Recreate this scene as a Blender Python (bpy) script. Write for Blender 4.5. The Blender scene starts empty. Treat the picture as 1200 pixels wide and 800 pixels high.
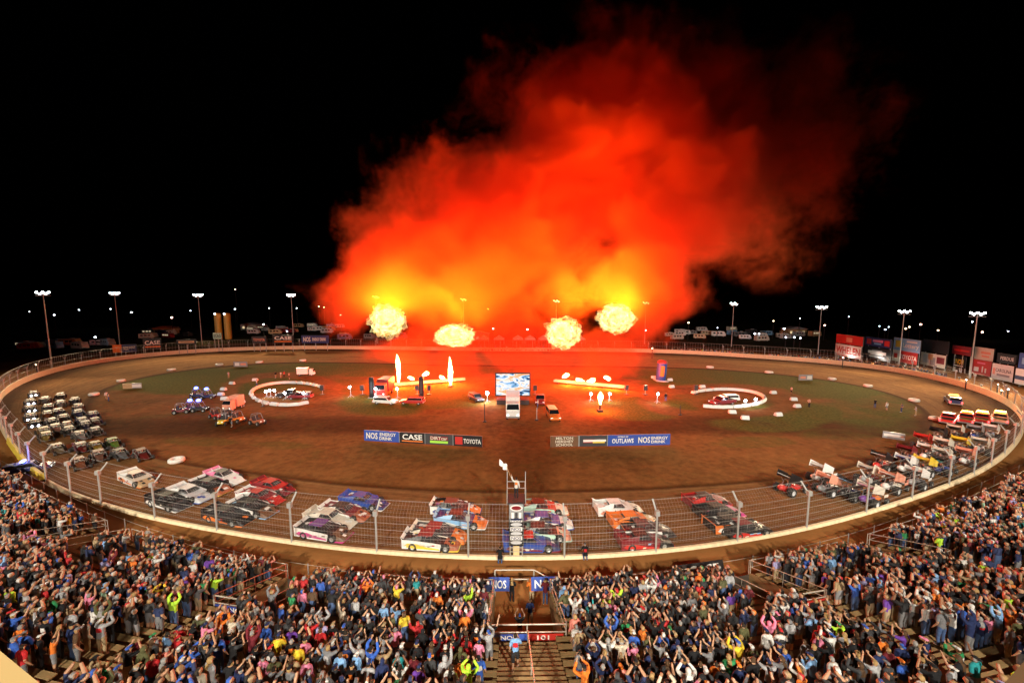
PW_FAR, PW_NEAR, PW_FIRE, PW_BEACON, PW_WORK, PW_JET = 90000, 275000, 480000, 60, 260, 22000
SMOKE_D, SMOKE_RES, VB = .085, .55, 2
import bpy, bmesh, math, random
import numpy as np
from mathutils import Vector, Matrix
random.seed(7)
rng = np.random.default_rng(7)
S = bpy.context.scene
COL = S.collection
PI = math.pi
R = math.radians

# ------------------------------------------------------------------ camera
CAM_H, FPX, HOR = 21.0, 470.0, 350.0          # eye height, focal length and horizon row in 1200x800 pixels
PITCH = math.atan((400 - HOR) / FPX)
CP, SP = math.cos(PITCH), math.sin(PITCH)
cd = bpy.data.cameras.new('camera'); cam = bpy.data.objects.new('camera', cd); COL.objects.link(cam)
cam.location = (0, 0, CAM_H); cam.rotation_euler = (PI / 2 - PITCH, 0, 0)
cd.sensor_width = 36; cd.lens = 36 * FPX / 1200; cd.clip_start = .1; cd.clip_end = 6000
S.camera = cam

def at(px, py, z=0.0):
    """where the line of sight through a photo pixel meets height z"""
    u, v = (px - 600) / FPX, (py - 400) / FPX
    dy, dz = CP - v * SP, -SP - v * CP
    t = (z - CAM_H) / dz
    return Vector((u * t, dy * t, z))

def at_y(px, py, Y):
    u, v = (px - 600) / FPX, (py - 400) / FPX
    dy, dz = CP - v * SP, -SP - v * CP
    t = Y / dy
    return Vector((u * t, Y, CAM_H + dz * t))

def proj(p):
    x, y, z = p[0], p[1], p[2] - CAM_H
    d = y * CP - z * SP
    if d < .05: return None
    return 600 + FPX * x / d, 400 + FPX * (-z * CP - y * SP) / d, d

# ------------------------------------------------------------------ materials
MATS = {}
def nodes_of(m):
    m.use_nodes = True
    return m.node_tree.nodes, m.node_tree.links

def paint(rgb, rough=.45, metal=0.0, dirt=.25, name='paint'):
    key = ('p', tuple(round(c, 3) for c in rgb), rough, metal, dirt)
    if key in MATS: return MATS[key]
    m = bpy.data.materials.new(name); n, l = nodes_of(m)
    b = n['Principled BSDF']; b.inputs['Roughness'].default_value = rough; b.inputs['Metallic'].default_value = metal
    tc = n.new('ShaderNodeTexCoord'); ns = n.new('ShaderNodeTexNoise'); ns.inputs['Scale'].default_value = 3.1
    ns.inputs['Detail'].default_value = 5
    mr = n.new('ShaderNodeMapRange'); mr.inputs[1].default_value = .42; mr.inputs[2].default_value = .72
    mr.inputs[4].default_value = dirt
    mx = n.new('ShaderNodeMix'); mx.data_type = 'RGBA'
    mx.inputs[6].default_value = (*rgb, 1)
    mx.inputs[7].default_value = (rgb[0] * .5 + .05, rgb[1] * .5 + .03, rgb[2] * .5 + .015, 1)
    l.new(tc.outputs['Object'], ns.inputs['Vector']); l.new(ns.outputs[0], mr.inputs[0])
    l.new(mr.outputs[0], mx.inputs[0]); l.new(mx.outputs[2], b.inputs['Base Color'])
    MATS[key] = m
    return m

def glow(rgb, s, name='lamp_glow'):
    key = ('g', tuple(rgb), s)
    if key in MATS: return MATS[key]
    m = bpy.data.materials.new(name); n, l = nodes_of(m)
    n.remove(n['Principled BSDF'])
    e = n.new('ShaderNodeEmission'); e.inputs[0].default_value = (*rgb, 1); e.inputs[1].default_value = s
    l.new(e.outputs[0], n['Material Output'].inputs[0])
    MATS[key] = m
    return m

def dirt_mat(name, base, dark, scale=(1, 1, 1), coord='Object', bump=.25, contrast=(.3, .7), nscale=.25, grass=None):
    m = bpy.data.materials.new(name); n, l = nodes_of(m)
    b = n['Principled BSDF']; b.inputs['Roughness'].default_value = 1.0; b.inputs['Specular IOR Level'].default_value = .03
    tc = n.new('ShaderNodeTexCoord'); mp = n.new('ShaderNodeMapping'); mp.inputs['Scale'].default_value = scale
    l.new(tc.outputs[coord], mp.inputs[0])
    def noise(sc, det, vec=None):
        k = n.new('ShaderNodeTexNoise'); k.inputs['Scale'].default_value = sc; k.inputs['Detail'].default_value = det
        k.inputs['Roughness'].default_value = .62
        l.new(vec or mp.outputs[0], k.inputs['Vector']); return k
    n1 = noise(nscale, 7); n1.inputs['Distortion'].default_value = 1.1; n2 = noise(nscale * 9, 5); n3 = noise(1.3, 6, tc.outputs['Object'])
    a = n.new('ShaderNodeMath'); a.operation = 'MULTIPLY_ADD'; a.inputs[1].default_value = .45
    l.new(n2.outputs[0], a.inputs[0])
    c = n.new('ShaderNodeMath'); c.operation = 'MULTIPLY_ADD'; c.inputs[1].default_value = .55
    l.new(n1.outputs[0], c.inputs[0]); l.new(a.outputs[0], c.inputs[2])
    d0 = n.new('ShaderNodeMath'); d0.operation = 'MULTIPLY_ADD'; d0.inputs[1].default_value = .3; d0.inputs[2].default_value = -.15
    l.new(n3.outputs[0], d0.inputs[0]); l.new(d0.outputs[0], a.inputs[2])
    mr = n.new('ShaderNodeMapRange'); mr.inputs[1].default_value = contrast[0]; mr.inputs[2].default_value = contrast[1]
    l.new(c.outputs[0], mr.inputs[0])
    mx = n.new('ShaderNodeMix'); mx.data_type = 'RGBA'
    mx.inputs[6].default_value = (*dark, 1); mx.inputs[7].default_value = (*base, 1)
    l.new(mr.outputs[0], mx.inputs[0])
    out = mx.outputs[2]
    at_ = n.new('ShaderNodeAttribute'); at_.attribute_name = 'darken'
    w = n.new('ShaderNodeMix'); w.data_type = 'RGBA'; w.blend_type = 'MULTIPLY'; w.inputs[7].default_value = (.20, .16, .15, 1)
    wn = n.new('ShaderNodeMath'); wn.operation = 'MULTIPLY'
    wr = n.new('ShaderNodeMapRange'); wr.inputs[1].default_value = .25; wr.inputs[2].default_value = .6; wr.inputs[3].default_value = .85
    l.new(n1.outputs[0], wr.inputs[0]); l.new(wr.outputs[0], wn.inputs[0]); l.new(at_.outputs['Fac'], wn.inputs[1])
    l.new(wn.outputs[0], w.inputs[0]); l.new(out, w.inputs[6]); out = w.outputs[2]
    if grass:
        ga = n.new('ShaderNodeAttribute'); ga.attribute_name = 'grass'
        gn = noise(.16, 6, tc.outputs['Object']); gf = noise(2.2, 4, tc.outputs['Object'])
        s = n.new('ShaderNodeMath'); s.operation = 'ADD'; l.new(ga.outputs['Fac'], s.inputs[0]); l.new(gn.outputs[0], s.inputs[1])
        r_ = n.new('ShaderNodeMapRange'); r_.inputs[1].default_value = .86; r_.inputs[2].default_value = 1.34; r_.inputs[4].default_value = .92
        l.new(s.outputs[0], r_.inputs[0])
        g2 = n.new('ShaderNodeMix'); g2.data_type = 'RGBA'; g2.inputs[6].default_value = (*grass[0], 1); g2.inputs[7].default_value = (*grass[1], 1)
        gr = n.new('ShaderNodeMapRange'); gr.inputs[1].default_value = .35; gr.inputs[2].default_value = .65
        l.new(gf.outputs[0], gr.inputs[0]); l.new(gr.outputs[0], g2.inputs[0])
        g3 = n.new('ShaderNodeMix'); g3.data_type = 'RGBA'
        l.new(r_.outputs[0], g3.inputs[0]); l.new(out, g3.inputs[6]); l.new(g2.outputs[2], g3.inputs[7]); out = g3.outputs[2]
    l.new(out, b.inputs['Base Color'])
    bp = n.new('ShaderNodeBump'); bp.inputs['Strength'].default_value = bump; bp.inputs['Distance'].default_value = .25
    l.new(c.outputs[0], bp.inputs['Height']); l.new(bp.outputs[0], b.inputs['Normal'])
    return m

# ------------------------------------------------------------------ mesh builder
class MB:
    def __init__(s): s.v = []; s.f = []; s.mi = []; s.mats = []; s.sm = []
    def mat(s, m):
        if m not in s.mats: s.mats.append(m)
        return s.mats.index(m)
    def add(s, vs, fs, m, smooth=False):
        o = len(s.v); k = s.mat(m)
        s.v += [tuple(x) for x in vs]
        for f in fs: s.f.append(tuple(i + o for i in f)); s.mi.append(k); s.sm.append(smooth)
    def box(s, c, d, m, rot=None):
        x, y, z = d[0] / 2, d[1] / 2, d[2] / 2
        vs = [Vector(p) for p in ((-x,-y,-z),(x,-y,-z),(x,y,-z),(-x,y,-z),(-x,-y,z),(x,-y,z),(x,y,z),(-x,y,z))]
        if rot is not None: vs = [rot @ p for p in vs]
        c = Vector(c)
        s.add([p + c for p in vs], ((3,2,1,0),(4,5,6,7),(0,1,5,4),(1,2,6,5),(2,3,7,6),(3,0,4,7)), m)
    def hexa(s, vs, m):
        """eight corners: bottom ring then top ring"""
        s.add(vs, ((3,2,1,0),(4,5,6,7),(0,1,5,4),(1,2,6,5),(2,3,7,6),(3,0,4,7)), m)
    def bar(s, a, b, r, m, n=6, r2=None, cap=True, smooth=True):
        a, b = Vector(a), Vector(b); r2 = r if r2 is None else r2
        d = (b - a)
        if d.length < 1e-6: return
        d.normalize()
        u = d.cross(Vector((0, 0, 1)) if abs(d.z) < .9 else Vector((1, 0, 0))).normalized(); w = d.cross(u)
        vs = [a + (u * math.cos(2*PI*i/n) + w * math.sin(2*PI*i/n)) * r for i in range(n)]
        vs += [b + (u * math.cos(2*PI*i/n) + w * math.sin(2*PI*i/n)) * r2 for i in range(n)]
        s.add(vs, [(i, (i+1) % n, n + (i+1) % n, n + i) for i in range(n)], m, smooth)
        if cap: s.add(vs, [tuple(range(n))[::-1], tuple(range(n, 2*n))], m)
    def prism(s, prof, y0, y1, m, axis='y'):
        """profile in (x,z) swept along y"""
        n = len(prof)
        vs = [(p[0], y0, p[1]) for p in prof] + [(p[0], y1, p[1]) for p in prof]
        s.add(vs, [tuple(range(n))[::-1], tuple(range(n, 2*n))] + [(i, (i+1) % n, n+(i+1) % n, n+i) for i in range(n)], m)
    def lathe(s, prof, m, n=12, c=(0, 0, 0), axis='z', smooth=True):
        vs = []
        for r, h in prof:
            for i in range(n):
                a = 2*PI*i/n
                p = (r*math.cos(a), r*math.sin(a), h)
                if axis == 'y': p = (p[0], p[2], p[1])
                if axis == 'x': p = (p[2], p[0], p[1])
                vs.append((p[0]+c[0], p[1]+c[1], p[2]+c[2]))
        fs = []
        for k in range(len(prof)-1):
            for i in range(n):
                fs.append((k*n+i, k*n+(i+1) % n, (k+1)*n+(i+1) % n, (k+1)*n+i))
        s.add(vs, fs, m, smooth)
    def mesh(s, name):
        me = bpy.data.meshes.new(name); me.from_pydata(s.v, [], s.f)
        for m in s.mats: me.materials.append(m)
        me.polygons.foreach_set('material_index', s.mi); me.polygons.foreach_set('use_smooth', s.sm)
        bm = bmesh.new(); bm.from_mesh(me); bmesh.ops.recalc_face_normals(bm, faces=bm.faces); bm.to_mesh(me); bm.free()
        return me
    def build(s, name, parent=None, loc=None, bevel=0):
        o = bpy.data.objects.new(name, s.mesh(name)); COL.objects.link(o)
        if parent is not None: o.parent = parent
        if loc is not None: o.location = loc
        if bevel:
            b = o.modifiers.new('bevel', 'BEVEL'); b.width = bevel; b.segments = 2; b.limit_method = 'ANGLE'
        return o

def tag(o, label, cat, group=None):
    o['label'] = label; o['category'] = cat
    if group: o['group'] = group
    return o
def struct(o, kind='structure'):
    o['kind'] = kind; return o
def thing(name, label, cat, loc=(0, 0, 0), rz=0.0, group=None):
    o = bpy.data.objects.new(name, None); COL.objects.link(o); o.location = loc; o.rotation_euler = (0, 0, rz)
    o.empty_display_size = .3
    return tag(o, label, cat, group)
def obj_from(name, me, parent=None, loc=(0, 0, 0)):
    o = bpy.data.objects.new(name, me); COL.objects.link(o); o.parent = parent; o.location = loc
    return o
def kids(o): return [c for c in bpy.data.objects if c.parent is o]

TXT = {}
def text_verts(s):
    """flat letters as a mesh: unit height, centred"""
    if s in TXT: return TXT[s]
    cu = bpy.data.curves.new('letters', 'FONT'); cu.body = s; cu.align_x = 'CENTER'; cu.align_y = 'CENTER'; cu.offset = .018; cu.resolution_u = 2
    o = bpy.data.objects.new('letters', cu); COL.objects.link(o)
    dg = bpy.context.evaluated_depsgraph_get(); dg.update()
    me = bpy.data.meshes.new_from_object(o.evaluated_get(dg))
    vs = [v.co.copy() for v in me.vertices]; fs = [tuple(p.vertices) for p in me.polygons]
    bpy.data.objects.remove(o); bpy.data.curves.remove(cu); bpy.data.meshes.remove(me)
    x = [v.x for v in vs]; y = [v.y for v in vs]
    w, h = max(x) - min(x), max(y) - min(y); cx, cy = (max(x) + min(x)) / 2, (max(y) + min(y)) / 2
    vs = [((v.x - cx) / w, (v.y - cy) / h) for v in vs]
    TXT[s] = (vs, fs); return TXT[s]
def put_text(mb, s, origin, ux, uy, w, h, m):
    """letters stretched to w x h at origin in the plane (ux, uy)"""
    vs, fs = text_verts(s)
    mb.add([Vector(origin) + Vector(ux) * (a * w) + Vector(uy) * (b * h) for a, b in vs], fs, m)
# ------------------------------------------------------------------ the oval: closed curves measured off the ground
OUT_PX = [(59,564),(126,590),(187,607),(261,620),(347,634),(444,645),(550,651),(660,652),(766,645),(860,633),(940,618),(1007,601),(1061,584),
 (1105,569),(1128,560),(1160,542),(1183,520),(1195,502),(1192,486),(1176,472),(1141,457),(1088,443),(1055,436),(975,426),(900,421),(830,416),
 (757,413),(680,412),(600,412),(520,411),(437,410),(400,409),(300,410),(225,413),(150,420),(100,427),(50,440),(14,458),(2,474),(3,487),(12,506),(30,530)]
IN_PX = [(300,553),(350,560),(450,570),(520,574),(600,575),(680,574),(770,571),(850,566),(900,562),(975,551),(1025,537),(1060,521),(1080,506),(1092,494),(1070,471),
 (1016,453),(975,446),(900,438),(832,433),(750,431),(680,430),(600,430),(520,429),(440,427),(380,425),(300,426),(257,430),(200,436),(140,448),(110,463),(101,477),(112,495),
 (130,510),(142,520),(175,534),(207,541),(250,547)]
CEN = Vector((0, 85, 0))
def fit(pxs, sig):
    P = np.array([at(*p)[:2] for p in pxs]) - np.array(CEN[:2])
    th = np.arctan2(P[:, 1], P[:, 0]) % (2 * PI); r = np.hypot(P[:, 0], P[:, 1])
    k = np.argsort(th); th, r = th[k], r[k]
    g = np.linspace(0, 2 * PI, 1440, endpoint=False)
    v = np.interp(g, np.concatenate((th - 2*PI, th, th + 2*PI)), np.tile(r, 3))
    x = np.arange(-80, 81); w = np.exp(-.5 * (x / (sig * 4)) ** 2); w /= w.sum()
    v = np.convolve(np.tile(v, 3), w, 'same')[1440:2880]
    return lambda t: float(np.interp(t % (2 * PI), np.append(g, 2 * PI), np.append(v, v[0])))
R_OUT, R_IN = fit(OUT_PX, 4.0), fit(IN_PX, 5.0)
def pt(t, r, z=0): return Vector((CEN.x + r * math.cos(t), CEN.y + r * math.sin(t), z))
def ring_curve(f, n=720, off=0.0):
    """points of the curve moved outwards by off along its normal"""
    P = [pt(2*PI*i/n, f(2*PI*i/n)) for i in range(n)]
    out = []
    for i in range(n):
        d = (P[(i+1) % n] - P[i-1]).normalized(); nn = Vector((d.y, -d.x, 0))
        out.append(P[i] + nn * off)
    return out
def resample(P, step, closed=True):
    Q = P + [P[0]] if closed else P
    L = [0]
    for a, b in zip(Q, Q[1:]): L.append(L[-1] + (b - a).length)
    n = int(L[-1] / step); res = []; j = 0
    for k in range(n + (0 if closed else 1)):
        s = L[-1] * k / n
        while j < len(L) - 2 and L[j+1] < s: j += 1
        u = (s - L[j]) / max(1e-9, L[j+1] - L[j]); res.append(Q[j].lerp(Q[j+1], u))
    return res

def strip_mesh(name, A, B, m, n_across, zf=None, darken_f=None, closed=True):
    n = len(A); vs = []; darken = []; uv = []
    Ls = 0
    for i in range(n + (1 if closed else 0)):
        a, b = A[i % n], B[i % n]
        if i: Ls += (A[i % n] - A[i - 1]).length
        for k in range(n_across + 1):
            u = k / n_across
            p = a.lerp(b, u); p.z = zf(u, Ls) if zf else p.z
            vs.append(p); darken.append(darken_f(u, p) if darken_f else 0); uv.append((Ls, u))
    w = n_across + 1; fs = []
    for i in range(n if closed else n - 1):
        for k in range(n_across): fs.append((i*w+k, (i+1)*w+k, (i+1)*w+k+1, i*w+k+1))
    me = bpy.data.meshes.new(name); me.from_pydata(vs, [], fs); me.materials.append(m)
    at_ = me.attributes.new('darken', 'FLOAT', 'POINT'); at_.data.foreach_set('value', darken)
    ul = me.uv_layers.new(name='UVMap')
    li = np.zeros(len(me.loops), dtype=np.int32); me.loops.foreach_get('vertex_index', li)
    ul.data.foreach_set('uv', np.array(uv, dtype=np.float32)[li].ravel())
    me.polygons.foreach_set('use_smooth', [True] * len(fs))
    o = bpy.data.objects.new(name, me); COL.objects.link(o)
    return o

def smooth(a, b, x):
    t = min(1, max(0, (x - a) / (b - a))); return t * t * (3 - 2 * t)

CLAY = (.25, .118, .045); CLAYD = (.105, .045, .017)
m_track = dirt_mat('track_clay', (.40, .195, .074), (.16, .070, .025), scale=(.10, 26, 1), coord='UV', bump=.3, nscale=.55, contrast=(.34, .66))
m_infield = dirt_mat('infield_dirt', (.27, .118, .036), (.125, .052, .016), bump=.6, nscale=.09, contrast=(.35, .66), grass=((.056, .064, .011), (.125, .122, .025)))
m_road = dirt_mat('road_dirt', (.44, .195, .062), (.30, .125, .040), scale=(.12, 9, 1), coord='UV', bump=.25, nscale=.5)
m_ground = dirt_mat('field', (.05, .045, .02), (.025, .02, .01), nscale=.03)

NT = 720
outer = ring_curve(R_OUT, NT); inner = ring_curve(R_IN, NT)
def darken_track(u, p):
    # clay tinted darker up by the wall and along the inside berm
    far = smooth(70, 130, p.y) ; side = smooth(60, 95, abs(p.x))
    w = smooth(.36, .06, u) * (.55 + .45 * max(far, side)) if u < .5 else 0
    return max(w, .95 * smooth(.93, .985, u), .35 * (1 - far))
struct(strip_mesh('race_track', outer, inner, m_track, 40, zf=lambda u, L: .10 * math.exp(-((u - .97) / .02) ** 2) + .012 * math.sin(L * .21) * math.sin(u * 40), darken_f=darken_track))

# infield sheet with grass islands
GRASS = [  # (cx, cy, rx, ry, strength) in photo pixels, dropped on the ground
 (240,447,130,17,1.0),(395,433,140,9,.9),(400,455,60,14,.6),(330,486,60,5,.18),(450,474,55,14,.95),(505,468,75,12,.8),(360,448,60,12,.6),
 (860,442,120,15,1.0),(980,452,90,17,1.0),(1020,480,60,24,.7),(900,495,70,12,.75),(750,478,70,15,1.0),(805,468,40,10,.4),(930,485,70,14,.9),(700,437,90,8,.5),(880,518,55,7,.42),
 (235,517,45,6,.5),(330,522,40,5,.42),(990,508,55,8,.30),(1050,500,30,14,.4),(560,434,130,5,.5)]
def grass_at(p):
    q = proj(p)
    if not q: return 0
    g = 0
    for cx, cy, rx, ry, s in GRASS:
        d = math.hypot((q[0]-cx)/rx, (q[1]-cy)/ry)
        g = max(g, s * smooth(1.15, .75, d))
    # roads cut through the grass
    for cx, cy, rx, ry, w in ((330,458,62,19,.16),(845,470,80,17,.2)):
        d = abs(math.hypot((q[0]-cx)/rx, (q[1]-cy)/ry) - 1)
        g *= smooth(w * .5, w * 1.6, d)
    return g * .64 + .28
def darken_inf(p):
    q = proj(p)
    if not q: return 0
    x, y = q[0], q[1]
    w = .75 * smooth(16, 5, abs(y - 500 - .0002 * (x - 600) ** 2 * -.3 - 14 * smooth(200, 480, abs(x - 600)))) * smooth(60, 150, abs(x - 600))
    w = max(w, .6 * smooth(40, 12, math.hypot((x - 620) / 1.2, (y - 545) / 1.6)))
    return w
NA, NS = 480, 90
vs, darken, gra = [], [], []
for j in range(NS):
    u = j / (NS - 1)
    for i in range(NA):
        b = inner[int(i * NT / NA)]
        p = Vector((0, 78, 0)).lerp(b, .002 + .998 * u ** .8); p.z = 0
        p.z = .06 * math.sin(p.x * .13 + 1.7) * math.sin(p.y * .17) * (1 - u)
        vs.append(p); darken.append(max(darken_inf(p), .8 * smooth(.965, 1, u))); gra.append(grass_at(p))
fs = [(j*NA+i, j*NA+(i+1) % NA, (j+1)*NA+(i+1) % NA, (j+1)*NA+i) for j in range(NS-1) for i in range(NA)] + [tuple(range(NA))]
me = bpy.data.meshes.new('infield'); me.from_pydata(vs, [], fs); me.materials.append(m_infield)
me.attributes.new('darken', 'FLOAT', 'POINT').data.foreach_set('value', darken)
me.attributes.new('grass', 'FLOAT', 'POINT').data.foreach_set('value', gra)
me.polygons.foreach_set('use_smooth', [True] * len(fs))
o = bpy.data.objects.new('infield', me); COL.objects.link(o); struct(o)

# the dirt road outside the wall, then the fields to the horizon
out2 = ring_curve(R_OUT, NT, .2); out3 = ring_curve(R_OUT, NT, 34)
struct(strip_mesh('access_road', [p + Vector((0, 0, -.004)) for p in out2], [p + Vector((0, 0, -.004)) for p in out3], m_road, 24,
       darken_f=lambda u, p: max(.5 * smooth(.04, .01, u), smooth(.3, .6, u) * smooth(60, 110, p.y))))
mb = MB(); mb.add([(-3000, -3000, -.15), (3000, -3000, -.15), (3000, 3000, -.15), (-3000, 3000, -.15)], [(0, 1, 2, 3)], m_ground)
struct(mb.build('ground'))
# ------------------------------------------------------------------ world, floodlight poles
W = bpy.data.worlds.new('World'); S.world = W; W.use_nodes = True
wn, wl = W.node_tree.nodes, W.node_tree.links
sky = wn.new('ShaderNodeTexSky'); sky.sky_type = 'NISHITA'; sky.sun_disc = False; sky.sun_elevation = R(-4); sky.sun_rotation = R(200)
wl.new(sky.outputs[0], wn['Background'].inputs[0]); wn['Background'].inputs[1].default_value = .004
S.view_settings.view_transform = 'Standard'; S.view_settings.look = 'None'; S.view_settings.exposure = 0; S.view_settings.gamma = 1
S.cycles.use_denoising = True; S.cycles.max_bounces = 6; S.cycles.diffuse_bounces = 2; S.cycles.glossy_bounces = 2
S.cycles.transparent_max_bounces = 16; S.cycles.volume_bounces = VB; S.cycles.sample_clamp_indirect = 4
S.cycles.use_light_tree = True

def lamp(name, kind, loc, power, col, radius=.5, target=None, angle=100, blend=.6, parent=None):
    d = bpy.data.lights.new(name, kind); d.energy = power; d.color = col
    if kind != 'SUN': d.shadow_soft_size = radius
    o = bpy.data.objects.new(name, d); COL.objects.link(o); o.location = loc
    if kind == 'SPOT': d.spot_size = R(angle); d.spot_blend = blend
    if target is not None: o.rotation_euler = (Vector(target) - Vector(loc)).to_track_quat('-Z', 'Y').to_euler()
    if parent is not None:
        o.parent = parent; o.matrix_parent_inverse = parent.matrix_world.inverted() if False else Matrix.Translation(-parent.location)
    return o
M_GALV = paint((.42, .42, .40), .5, .3, .2, 'galvanised steel')
M_DARK = paint((.02, .02, .022), .5, 0, .1, 'dark metal')
COOL = (.80, .88, 1.0); WARM = (1.0, .84, .60); WARM2 = (1.0, .76, .46)

def flood_pole(base, height, n, glow_rgb, strength, label, aim=None, power=0, size=1.0, group='floodlight poles around the track', warm=WARM, ang=86):
    base = Vector(base)
    aim = Vector(aim) if aim is not None else Vector((0, 85, 0))
    t = thing('floodlight_pole', label, 'floodlight', base, 0, group)
    mb = MB(); mb.bar((0, 0, 0), (0, 0, height), .20, M_GALV, 10, .10); mb.build('pole', t)
    d = (aim - base); d.z = 0; d.normalize(); sd = Vector((-d.y, d.x, 0))
    mb = MB(); w = .75 * size * n / 2
    for k in (0, 1.0 * size): mb.bar(sd * -w + Vector((0, 0, height - .3 - k)), sd * w + Vector((0, 0, height - .3 - k)), .08, M_GALV, 6)
    mb.build('crossarm', t)
    dd = (aim - base - Vector((0, 0, height))).normalized(); uu = sd; vv = uu.cross(dd)
    g = glow(glow_rgb, strength)
    for i in range(n):
        c = sd * ((i - (n - 1) / 2) * .75 * size) + Vector((0, 0, height - .1 - (i % 2) * .5 * size)) + d * .3
        mb = MB(); r = .30 * size
        rings = ((-.45, .35), (-.1, .8), (0, 1.0))
        prof = [(r * k, h * size) for h, k in rings]
        vs = []
        for rr, h in prof:
            for a in range(10): vs.append(c + dd * h + (uu * math.cos(a * PI / 5) + vv * math.sin(a * PI / 5)) * rr)
        fs = [(k*10+a, k*10+(a+1) % 10, (k+1)*10+(a+1) % 10, (k+1)*10+a) for k in range(2) for a in range(10)]
        mb.add(vs, fs + [tuple(range(10))], M_DARK, True)
        h = mb.build('lamp_housing', t)
        mb = MB(); mb.add([v + dd * .02 for v in vs[20:]], [tuple(range(10))], g); mb.build('lens', h)
    if power:
        lamp('floodlight', 'SPOT', base + Vector((0, 0, height)) + d * 1.2, power, warm, 1.0, aim, ang, .7, t)
    return t
# (head x, head y, base x, base y)
POLES = [(50,342,55,432,5,'tall floodlight pole at the far left edge of the track, blazing white head',(5,-30,0)),
 (134,343,137,413,5,'tall floodlight pole second from the left, bluish white lamp head',(-40,60,0)),
 (232,345,233,407,5,'tall floodlight pole just left of the twin orange silos',(-60,60,0)),
 (341,345,342,403,5,'tall floodlight pole right of the silos, beside the smoke',(-50,50,0)),
 (440,347,440,402,4,'floodlight pole buried in orange smoke above the leftmost fireball',(-10,60,0)),
 (543,350,543,402,4,'floodlight pole in the smoke between the two left fireballs',(0,60,0)),
 (652,352,652,402,4,'floodlight pole showing through smoke above the third fireball',(0,60,0)),
 (757,354,757,403,4,'floodlight pole in red smoke right of the rightmost fireball',(10,60,0)),
 (860,355,858,406,4,'slim floodlight pole standing clear of the smoke beyond the far straight',(40,60,0)),
 (963,359,961,415,5,'floodlight pole left of the red and white billboards',(50,50,0)),
 (1060,364,1058,428,5,'floodlight pole behind the blue lottery billboard',(60,55,0)),
 (1146,366,1141,443,5,'bright floodlight pole at the right end of the billboards',(20,20,0))]
for hx, hy, bx, by, n, lab, aim in POLES:
    for _ in range(6):
        b = at(bx, by); h = at_y(hx, hy, b.y).z; bx += (hx - proj(Vector((b.x, b.y, h)))[0])
    flood_pole(b, h, n, (.86, .92, 1.0) if not 400 < hx < 800 else (1, .8, .5), 40 if not 400 < hx < 800 else 12, lab, aim, PW_FAR if not 400 < hx < 800 else PW_FAR * .5, .8 if abs(hx-600) > 400 else .95, warm=WARM2)
# the grandstand's own floodlights, on poles behind the back row (out of frame, over the photographer)
for x, y, ax, ay, pw, lab in ((-58, -26, -62, 62, .8, 'floodlight pole behind the left wing of the grandstand'), (-18, -42, -18, 72, 1.0, 'floodlight pole behind the grandstand, left of the camera'),
                     (18, -42, 20, 72, 1.0, 'floodlight pole behind the grandstand, right of the camera'), (58, -26, 66, 58, 1.0, 'floodlight pole behind the right wing of the grandstand')):
    flood_pole((x, y, 0), 44, 6, (.9, .95, 1), 30, lab, (ax, ay, 0), PW_NEAR * pw, 1.0, 'floodlights behind the grandstand', (1, .91, .76), 72)
# ------------------------------------------------------------------ fireballs, flame jets and the lit smoke
YF = 104.0                                        # depth of the fire line
PXM = at_y(601, 350, YF).x                        # metres per pixel at that depth
def fp(px, py, y=YF): return at_y(px, py, y)
FBALL = [(454,376,20,18,'roundest fireball, leftmost of the four in the smoke'),(532,393,23,13,'low wide yellow fireball left of the video screen'),
         (660,390,20,18,'dense white-hot fireball low above the far straight right of centre'),(722,373,21,17,'highest fireball, rightmost of the four in the smoke')]
def fire_mat(name, core, edge, s0, s1, scale):
    m = bpy.data.materials.new(name); n, l = nodes_of(m); n.remove(n['Principled BSDF'])
    tc = n.new('ShaderNodeTexCoord'); ns = n.new('ShaderNodeTexNoise'); ns.inputs['Scale'].default_value = scale; ns.inputs['Detail'].default_value = 6
    ns.inputs['Distortion'].default_value = .6
    l.new(tc.outputs['Object'], ns.inputs['Vector'])
    r = n.new('ShaderNodeValToRGB'); e = r.color_ramp.elements
    e[0].position = .36; e[0].color = (*edge, 1); e[1].position = .56; e[1].color = (*core, 1)
    k = e.new(.45); k.color = (1, .62, .10, 1)
    l.new(ns.outputs[0], r.inputs[0])
    mr = n.new('ShaderNodeMapRange'); mr.inputs[1].default_value = .36; mr.inputs[2].default_value = .6; mr.inputs[3].default_value = s0; mr.inputs[4].default_value = s1
    l.new(ns.outputs[0], mr.inputs[0])
    em = n.new('ShaderNodeEmission'); l.new(r.outputs[0], em.inputs[0]); l.new(mr.outputs[0], em.inputs[1])
    tr = n.new('ShaderNodeBsdfTransparent'); ad = n.new('ShaderNodeAddShader')
    l.new(em.outputs[0], ad.inputs[0]); l.new(tr.outputs[0], ad.inputs[1]); l.new(ad.outputs[0], n['Material Output'].inputs[0])
    return m
M_FIRE = fire_mat('fireball flame', (1, .86, .38), (1, .38, .03), .10, .30, .75)
M_JET = fire_mat('jet flame', (1, .95, .7), (1, .75, .3), 3, 5, .8)
FIRE_COL = (1.0, .30, .02)
from mathutils import noise as mnoise
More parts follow.
